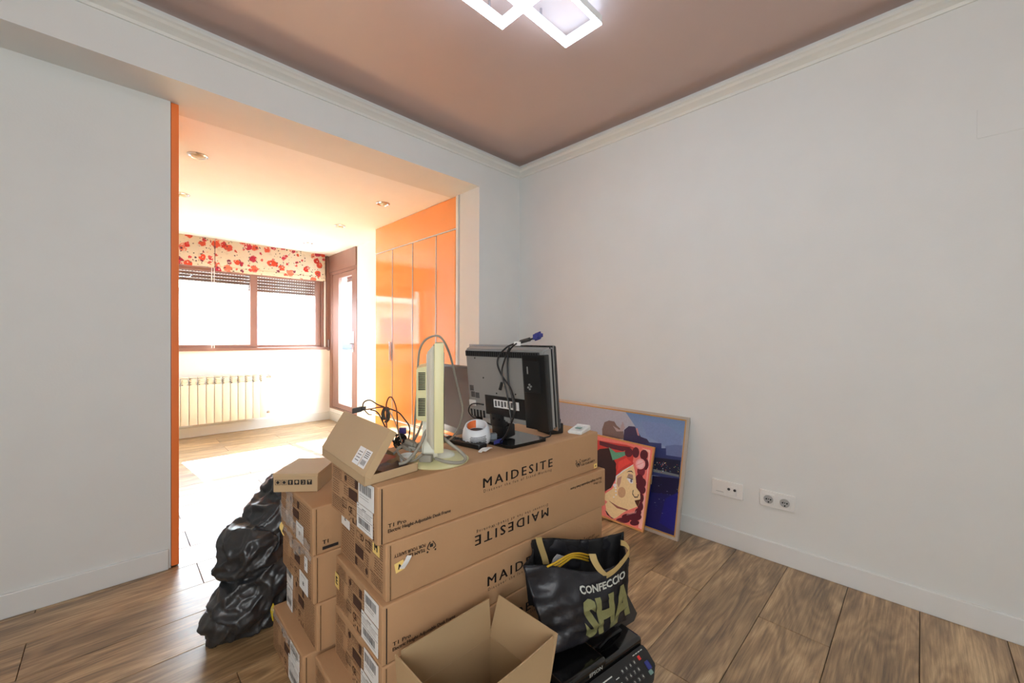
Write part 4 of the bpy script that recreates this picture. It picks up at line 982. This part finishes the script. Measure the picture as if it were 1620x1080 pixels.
b = B(); hp = px_tote([(937, 876), (941, 888), (950, 902), (960, 910)]); ribbon(b, hp, Rv, .022); hp2 = px_tote([(960, 910), (972, 902), (985, 888), (995, 872), (990, 861), (982, 858)]); ribbon(b, hp2, (0, 0, 1), .017); build('handle', b, GOLD, to)
b = B(); q = [at(x, y, 'Y', .845)-TO for x, y in ((852, 850), (855, 862), (861, 880), (864, 892))]; ribbon(b, q, Rv, .020); build('handle', b, GOLD, to)
# things inside the tote
yc = empty('yellow_cables', (1.06, .82, .44)); tag(yc, 'yellow cables bulging out of the open black tote', 'cable'); yo = Vector((1.06, .82, .44))
for k in range(3):
    b = B(); tube(b, [at(x, y+k*3, 'Y', .80+.012*k)-yo for x, y in ((866+k*5, 896-k), (880+k*3, 889), (893+k*2, 881), (905, 876), (917, 875+k), (931, 878+k*1.5))], .0032, 8, 7); build('cable', b, YCAB, yc, smooth='all')
gc = empty('grey_ribbon_cable', (.99, .84, .43)); tag(gc, 'light grey striped cable roll inside the open black tote', 'cable'); go = Vector((.99, .84, .43))
for k in range(6):
    b = B(); tube(b, [at(x+k*2.2, y+k*.6, 'Y', .845)-go for x, y in ((873, 893), (876, 884), (882, 877))], .0028, 6, 4); build('cable_loop', b, MESHG, gc, smooth='all')
pf = empty('folder', (1.3, .72, .21)); tag(pf, 'dark grey flat folder corner poking out behind the tote, right side', 'folder')
b = B(); q = [at(x, y, 'Y', .735)-Vector((1.3, .72, .21)) for x, y in ((985, 925), (1008, 970), (1003, 982), (975, 1000), (965, 960))]
a_ = [b.verts.new(p) for p in q]; c_ = [b.verts.new(p+Vector((0, .012, 0))) for p in q]; b.faces.new(a_); b.faces.new(c_[::-1])
for i in range(5): b.faces.new((a_[i], c_[i], c_[(i+1) % 5], a_[(i+1) % 5]))
build('cover', b, DGREY, pf)
# ------------------------------------------------------------ black bin bag
bb = Vector((.45, 1.95, 0)); bg_ = empty('bin_bag', bb); tag(bg_, 'slumped black plastic rubbish bag on the floor left of the rear carton stack', 'bag')
t = bmesh.new()
def blob(c, r, rot=0, tiltx=0):
    q = bmesh.new(); bmesh.ops.create_icosphere(q, subdivisions=3, radius=1)
    merge(t, q, Mx=Matrix.Translation(Vector(c)-bb) @ Matrix.Rotation(rot, 4, 'Z') @ Matrix.Rotation(tiltx, 4, 'Y') @ Matrix.Diagonal((r[0], r[1], r[2], 1)))
blob((.40, 1.90, .10), (.13, .13, .13)); blob((.46, 1.93, .16), (.13, .16, .18)); blob((.325, 1.885, .055), (.085, .075, .06), .2)
blob((.41, 1.93, .30), (.125, .15, .10), 0, -.35); blob((.345, 1.905, .262), (.07, .10, .055), 0, -.2); blob((.50, 1.95, .38), (.11, .14, .11), 0, -.5); blob((.54, 1.96, .46), (.07, .10, .09), 0, -.6)
blob((.56, 1.96, .2), (.12, .15, .2)); blob((.290, 1.865, .028), (.05, .035, .028), .3)
me = bpy.data.meshes.new('bag'); t.to_mesh(me); t.free(); o = bpy.data.objects.new('film', me); COL.objects.link(o)
md = o.modifiers.new('r', 'REMESH'); md.mode = 'VOXEL'; md.voxel_size = .0065
dg = bpy.context.evaluated_depsgraph_get(); m2 = bpy.data.meshes.new_from_object(o.evaluated_get(dg)); bpy.data.objects.remove(o)
t = bmesh.new(); t.from_mesh(m2); bpy.data.meshes.remove(m2)
for _ in range(26): bmesh.ops.smooth_vert(t, verts=t.verts, factor=.5)
t.normal_update()
dsp = {}
for v in t.verts:
    p = v.co; q = Vector((p.x*1.0+p.z*.9, p.y, p.z*1.0-p.x*.8))
    w_ = noise.noise_vector(p*7)*.035
    q1 = Vector((q.x*6, q.y*6, q.z*15))+w_*6; q2 = Vector((p.x*17+p.z*8, p.y*17, p.z*20-p.x*9))+w_*9
    d1, _p = noise.voronoi(q1); d2, _p = noise.voronoi(q2)
    a = max(0, .34-(d1[1]-d1[0])); c = max(0, .30-(d2[1]-d2[0])); e_ = noise.noise(p*6)
    dsp[v] = v.normal*(a*.055+c*.022+e_*.022-.008)
for v, d in dsp.items():
    v.co += d; v.co.z = max(.0015, v.co.z)
build('film', t, BIN, bg_, smooth='all')
b = B()   # taut fold line across the upper bag
q = [atd(x, y, dq)-bb for x, y, dq in ((443, 786, 1.71), (425, 812, 1.66), (405, 850, 1.62), (380, 885, 1.60), (356, 911, 1.60))]
q2 = [atd(x, y, dq)-bb for x, y, dq in ((443, 786, 1.71), (442, 830, 1.64), (440, 868, 1.60), (410, 885, 1.58), (376, 918, 1.58))]
va = [b.verts.new(p) for p in cr(q, 6)]; vb = [b.verts.new(p) for p in cr(q2, 6)]
mid = [b.verts.new((x.co+y.co)/2+Vector((-.008*math.sin(i), -.010-.006*math.sin(i*1.3), .006*math.sin(i*.9)))) for i, (x, y) in enumerate(zip(va, vb))]
for i in range(len(va)-1):
    b.faces.new((va[i], va[i+1], mid[i+1], mid[i])); b.faces.new((mid[i], mid[i+1], vb[i+1], vb[i]))
bmesh.ops.remove_doubles(b, verts=b.verts, dist=.0005); bmesh.ops.solidify(b, geom=list(b.faces), thickness=-.003)
build('fold', b, BIN, bg_, smooth=True)
# ------------------------------------------------------------ leaning pictures
def picture(name, P0, up, wd_, H, W_, fw, fd, fm, label_, cat, lip):
    """P0 bottom right outer corner (front); up = unit vector up the face; wd_ = unit vector to the left; normal faces the room"""
    nrm = up.cross(wd_).normalized()
    if nrm.x > 0: nrm = -nrm
    o = empty(name, P0); tag(o, label_, cat)
    Mx = Matrix((wd_, up, nrm)).transposed().to_4x4()
    b = B()
    for q in ((0, W_, 0, fw), (0, W_, H-fw, H), (0, fw, fw, H-fw), (W_-fw, W_, fw, H-fw)): box(b, q[0], q[1], q[2], q[3], -fd, 0, .0015, Mx=Mx)
    build('frame', b, fm, o)
    if lip:
        b = B(); l_ = lip[0]
        for q in ((fw, W_-fw, fw, fw+l_), (fw, W_-fw, H-fw-l_, H-fw), (fw, fw+l_, fw+l_, H-fw-l_), (W_-fw-l_, W_-fw, fw+l_, H-fw-l_)): box(b, q[0], q[1], q[2], q[3], -fd+.002, -.003, .001, Mx=Mx)
        build('inner_lip', b, lip[1], o)
    b = B(); box(b, fw, W_-fw, fw, H-fw, -fd+.001, -.006, 0, Mx=Mx); build('canvas', b, CARD2, o)
    return o, Mx, nrm
def paint(o, Mx, nrm, P0, layers, name='painted_image'):
    b = B(); cl = b.loops.layers.float_color.new('Col'); inv = Mx.inverted()
    for k, (c, pts) in enumerate(layers):
        vs = []
        z = -.0055+k*.00004
        for p in pts:
            if len(p) == 2: q = Vector((p[0], p[1], z))
            vs.append(b.verts.new(Mx @ q))
        try: f = b.faces.new(vs)
        except ValueError: continue
        f.normal_update()
        if f.normal.dot(nrm) < 0: f.normal_flip()
        lc = s2l(c) if not isinstance(c[0], tuple) else None
        for i, lp in enumerate(f.loops):
            if lc: lp[cl] = lc
            else:
                yv = (inv @ lp.vert.co).y; g0, g1, y0, y1 = c; tt = min(1, max(0, (yv-y0)/(y1-y0))); a, d = s2l(g0), s2l(g1); lp[cl] = tuple(a[i_]*(1-tt)+d[i_]*tt for i_ in range(3))+(1,)
    bmesh.ops.triangulate(b, faces=b.faces)
    build(name, b, PAINT, o, keep=True)
# large cityscape
P0 = Vector((2.288, .968, .001)); upv = Vector((.150, -.004, .682)).normalized(); wv_ = Vector((-.01, 1, 0)); wv_ = (wv_-upv*wv_.dot(upv)).normalized()
big, MB_, NB = picture('large_painting', P0, upv, wv_, .705, 1.02, .016, .022, SILF, 'large framed blue night cityscape painting leaning against the right wall', 'painting', (.008, GOLDF))
def loc(pts, P, Mx, nrm, sx, sy, ox, oy):
    inv = Mx.inverted(); out = []
    for x, y in pts:
        q = inv @ (atp(ox+x/sx, oy+y/sy, P-nrm*.006, nrm)-P); out.append((q.x, q.y))
    return out
Hh, Ww = .705-.024, 1.02-.024
def zb(pts): return loc(pts, P0, MB_, NB, 4.154, 4.154, 860, 610)      # zoom window of the large painting
def clampb(pts): return [(min(Ww, max(.024, a)), min(Hh, max(.024, c))) for a, c in pts]
lay = [(((156, 164, 192), (108, 138, 182), .45, Hh), [(.024, .30), (Ww, .30), (Ww, Hh), (.024, Hh)]),
       ((176, 178, 190), [(.30, .50), (.62, .46), (Ww, .40), (Ww, Hh), (.42, Hh), (.34, .60)]),
       ((120, 140, 184), clampb(zb([(640, 230), (800, 250), (905, 330), (905, 400), (800, 400), (680, 330)]))),
       ((100, 116, 160), clampb(zb([(800, 395), (860, 388), (912, 392), (910, 500), (800, 500)]))),
       ((48, 60, 110), clampb(zb([(600, 350), (680, 370), (775, 378), (775, 410), (805, 410), (805, 455), (905, 470), (905, 620), (560, 560), (560, 400)]))),
       ((26, 30, 92), [(.024, .024), (Ww, .024), (Ww, .27), (.024, .27)]),
       ((18, 26, 52), clampb(zb([(730, 470), (900, 490), (895, 600), (720, 560)]))),
       ((20, 22, 60), clampb(zb([(715, 590), (895, 610), (880, 720), (705, 700)]))),
       ((28, 32, 120), clampb(zb([(800, 740), (885, 700), (875, 900), (860, 960), (760, 900)]))),
       ((120, 98, 92), clampb(zb([(388, 350), (385, 285), (400, 240), (430, 228), (465, 235), (480, 260), (525, 300), (530, 350)]))),
       ((176, 158, 160), clampb(zb([(455, 262), (500, 290), (520, 232), (535, 275), (520, 300), (480, 300)]))),
       ((54, 50, 84), clampb(zb([(525, 360), (530, 290), (560, 265), (600, 268), (620, 300), (640, 335), (680, 350), (700, 380), (600, 380)]))),
       ((196, 140, 140), clampb(zb([(606, 280), (618, 278), (630, 330), (618, 325)]))),
       ((108, 118, 122), clampb(zb([(720, 545), (890, 585), (890, 600), (720, 565)])))]
r = random.Random(5)
for k in range(46):
    x = r.uniform(725, 892); y = r.uniform(478, 560)+(x-725)*.2; s = r.uniform(1.5, 5)
    lay.append((r.choice([(232, 196, 110), (214, 90, 90), (120, 160, 120), (220, 226, 230), (90, 130, 170)]), clampb(zb([(x, y), (x+s, y), (x+s, y+s*1.2), (x, y+s*1.2)]))))
for k in range(24):
    x = r.uniform(705, 880); y = r.uniform(640, 840); s = r.uniform(2, 9)
    lay.append((r.choice([(70, 84, 140), (150, 160, 190), (44, 50, 130)]), clampb(zb([(x, y), (x+s, y+1), (x+s, y+3), (x, y+2)]))))
paint(big, MB_, NB, P0, lay)
# portrait
P1 = Vector((2.247, 1.158, .001)); up1 = Vector((.118, -.012, .488)).normalized(); w1_ = Vector((-.05, 1, 0)); w1_ = (w1_-up1*w1_.dot(up1)).normalized()
sml, MS, NS_ = picture('portrait_painting', P1, up1, w1_, .505, .42, .010, .018, WOODF, 'red painting of a woman in profile with a headscarf, in a thin orange wooden frame', 'painting', None)
H1, W1 = .495, .41
def zs(pts): return [(min(W1, max(.010, a)), min(H1, max(.010, c))) for a, c in loc(pts, P1, MS, NS_, 5.4, 5.4, 930, 660)]
RD, DR, SK, SK2, PK, LT, GR, BK = (206, 62, 58), (92, 30, 44), (240, 212, 160), (206, 160, 120), (238, 128, 118), (244, 190, 178), (96, 160, 128), (44, 26, 28)
def ell(cx, cy, rx, ry, n=18, a0=0): return [(cx+rx*math.cos(2*math.pi*k/n+a0), cy+ry*math.sin(2*math.pi*k/n+a0)) for k in range(n)]
lay = [(PK, [(.010, .010), (W1, .010), (W1, H1), (.010, H1)]),
       (LT, zs([(460, 262), (535, 280), (470, 960), (430, 940), (500, 560), (520, 300)])),
       (RD, zs([(60, 190), (330, 235), (400, 260), (380, 420), (250, 520), (150, 640), (60, 640)])),
       (DR, zs([(100, 200), (260, 240), (370, 255), (300, 290), (180, 262), (100, 235)])),
       (BK, zs([(100, 270), (180, 262), (215, 350), (245, 400), (240, 520), (200, 600), (130, 640), (60, 640), (60, 300)])),
       (GR, zs([(180, 255), (240, 300), (330, 290), (385, 262), (330, 320), (250, 355), (212, 365)]))]
for cx, cy, rx, ry in ((350, 300, 34, 40), (410, 300, 30, 46), (480, 320, 34, 44), (490, 400, 30, 50), (455, 460, 34, 44), (440, 530, 34, 46), (470, 560, 28, 40), (430, 600, 28, 36), (465, 620, 30, 34), (455, 690, 24, 40), (450, 760, 24, 40), (430, 810, 28, 36), (400, 850, 60, 34), (340, 850, 50, 28), (400, 900, 40, 24), (300, 880, 60, 24)):
    lay.append((DR if (cx+cy) % 20 < 12 else (124, 40, 54), zs(ell(cx, cy, rx, ry))))
lay += [(SK, zs([(388, 402), (405, 470), (412, 540), (415, 600), (445, 640), (450, 680), (445, 720), (430, 760), (350, 790), (325, 795), (240, 860), (215, 865), (150, 800), (180, 730), (140, 700), (150, 650), (210, 610), (240, 560), (245, 500), (300, 450)])),
        (RD, zs([(245, 370), (330, 330), (395, 390), (370, 410), (300, 450), (250, 490), (240, 430)])),
        ((232, 74, 66), zs([(262, 380), (330, 345), (375, 385), (300, 425), (255, 460)])),
        (SK2, zs(ell(290, 640, 34, 46))), ((196, 150, 130), zs([(255, 520), (290, 500), (280, 560), (262, 600), (250, 560)])),
        (SK, zs([(180, 712), (340, 790), (325, 800), (215, 868), (160, 800), (150, 740)])),
        ((150, 90, 76), zs([(176, 708), (260, 760), (345, 788), (335, 798), (250, 775)])),
        (PK, zs([(100, 740), (150, 790), (215, 865), (430, 940), (100, 860)])),
        (BK, zs([(148, 790), (160, 800), (190, 845), (228, 866), (205, 862), (165, 830)])),
        (BK, zs([(330, 470), (350, 456), (375, 455), (392, 478), (372, 464), (350, 464)])),
        ((238, 236, 240), zs([(332, 520), (350, 518), (385, 528), (385, 565), (360, 562)])),
        (BK, zs([(330, 516), (352, 512), (388, 526), (386, 534), (352, 520)])), ((110, 110, 140), zs(ell(372, 542, 9, 14, 10))),
        ((170, 140, 130), zs([(335, 510), (350, 480), (385, 490), (388, 522), (352, 510)])),
        (BK, zs([(385, 622), (392, 618), (386, 650), (400, 676), (425, 676), (430, 654), (436, 660), (428, 684), (400, 686), (380, 655)])),
        ((80, 44, 30), zs([(400, 710), (450, 700), (428, 765), (412, 740)])),
        ((246, 170, 170), zs(ell(450, 398, 42, 46))), ((250, 200, 200), zs(ell(450, 398, 30, 34))), ((236, 150, 150), zs([(410, 410), (490, 375), (492, 380), (412, 416)])),
        ((240, 236, 240), zs([(236, 560), (240, 500), (300, 455), (385, 404), (388, 408), (305, 462), (250, 505), (242, 560)]))]
for cx, cy, rr_ in ((232, 580, 16), (240, 605, 9), (240, 630, 8), (242, 660, 7), (222, 680, 6)): lay.append(((244, 240, 242), zs(ell(cx, cy, rr_, rr_, 10))))
for i in range(7): lay.append(((226, 180, 180), zs([(335+i*12, 835-i*3), (341+i*12, 815-i*3), (344+i*12, 816-i*3), (338+i*12, 838-i*3)])))
paint(sml, MS, NS_, P1, lay)
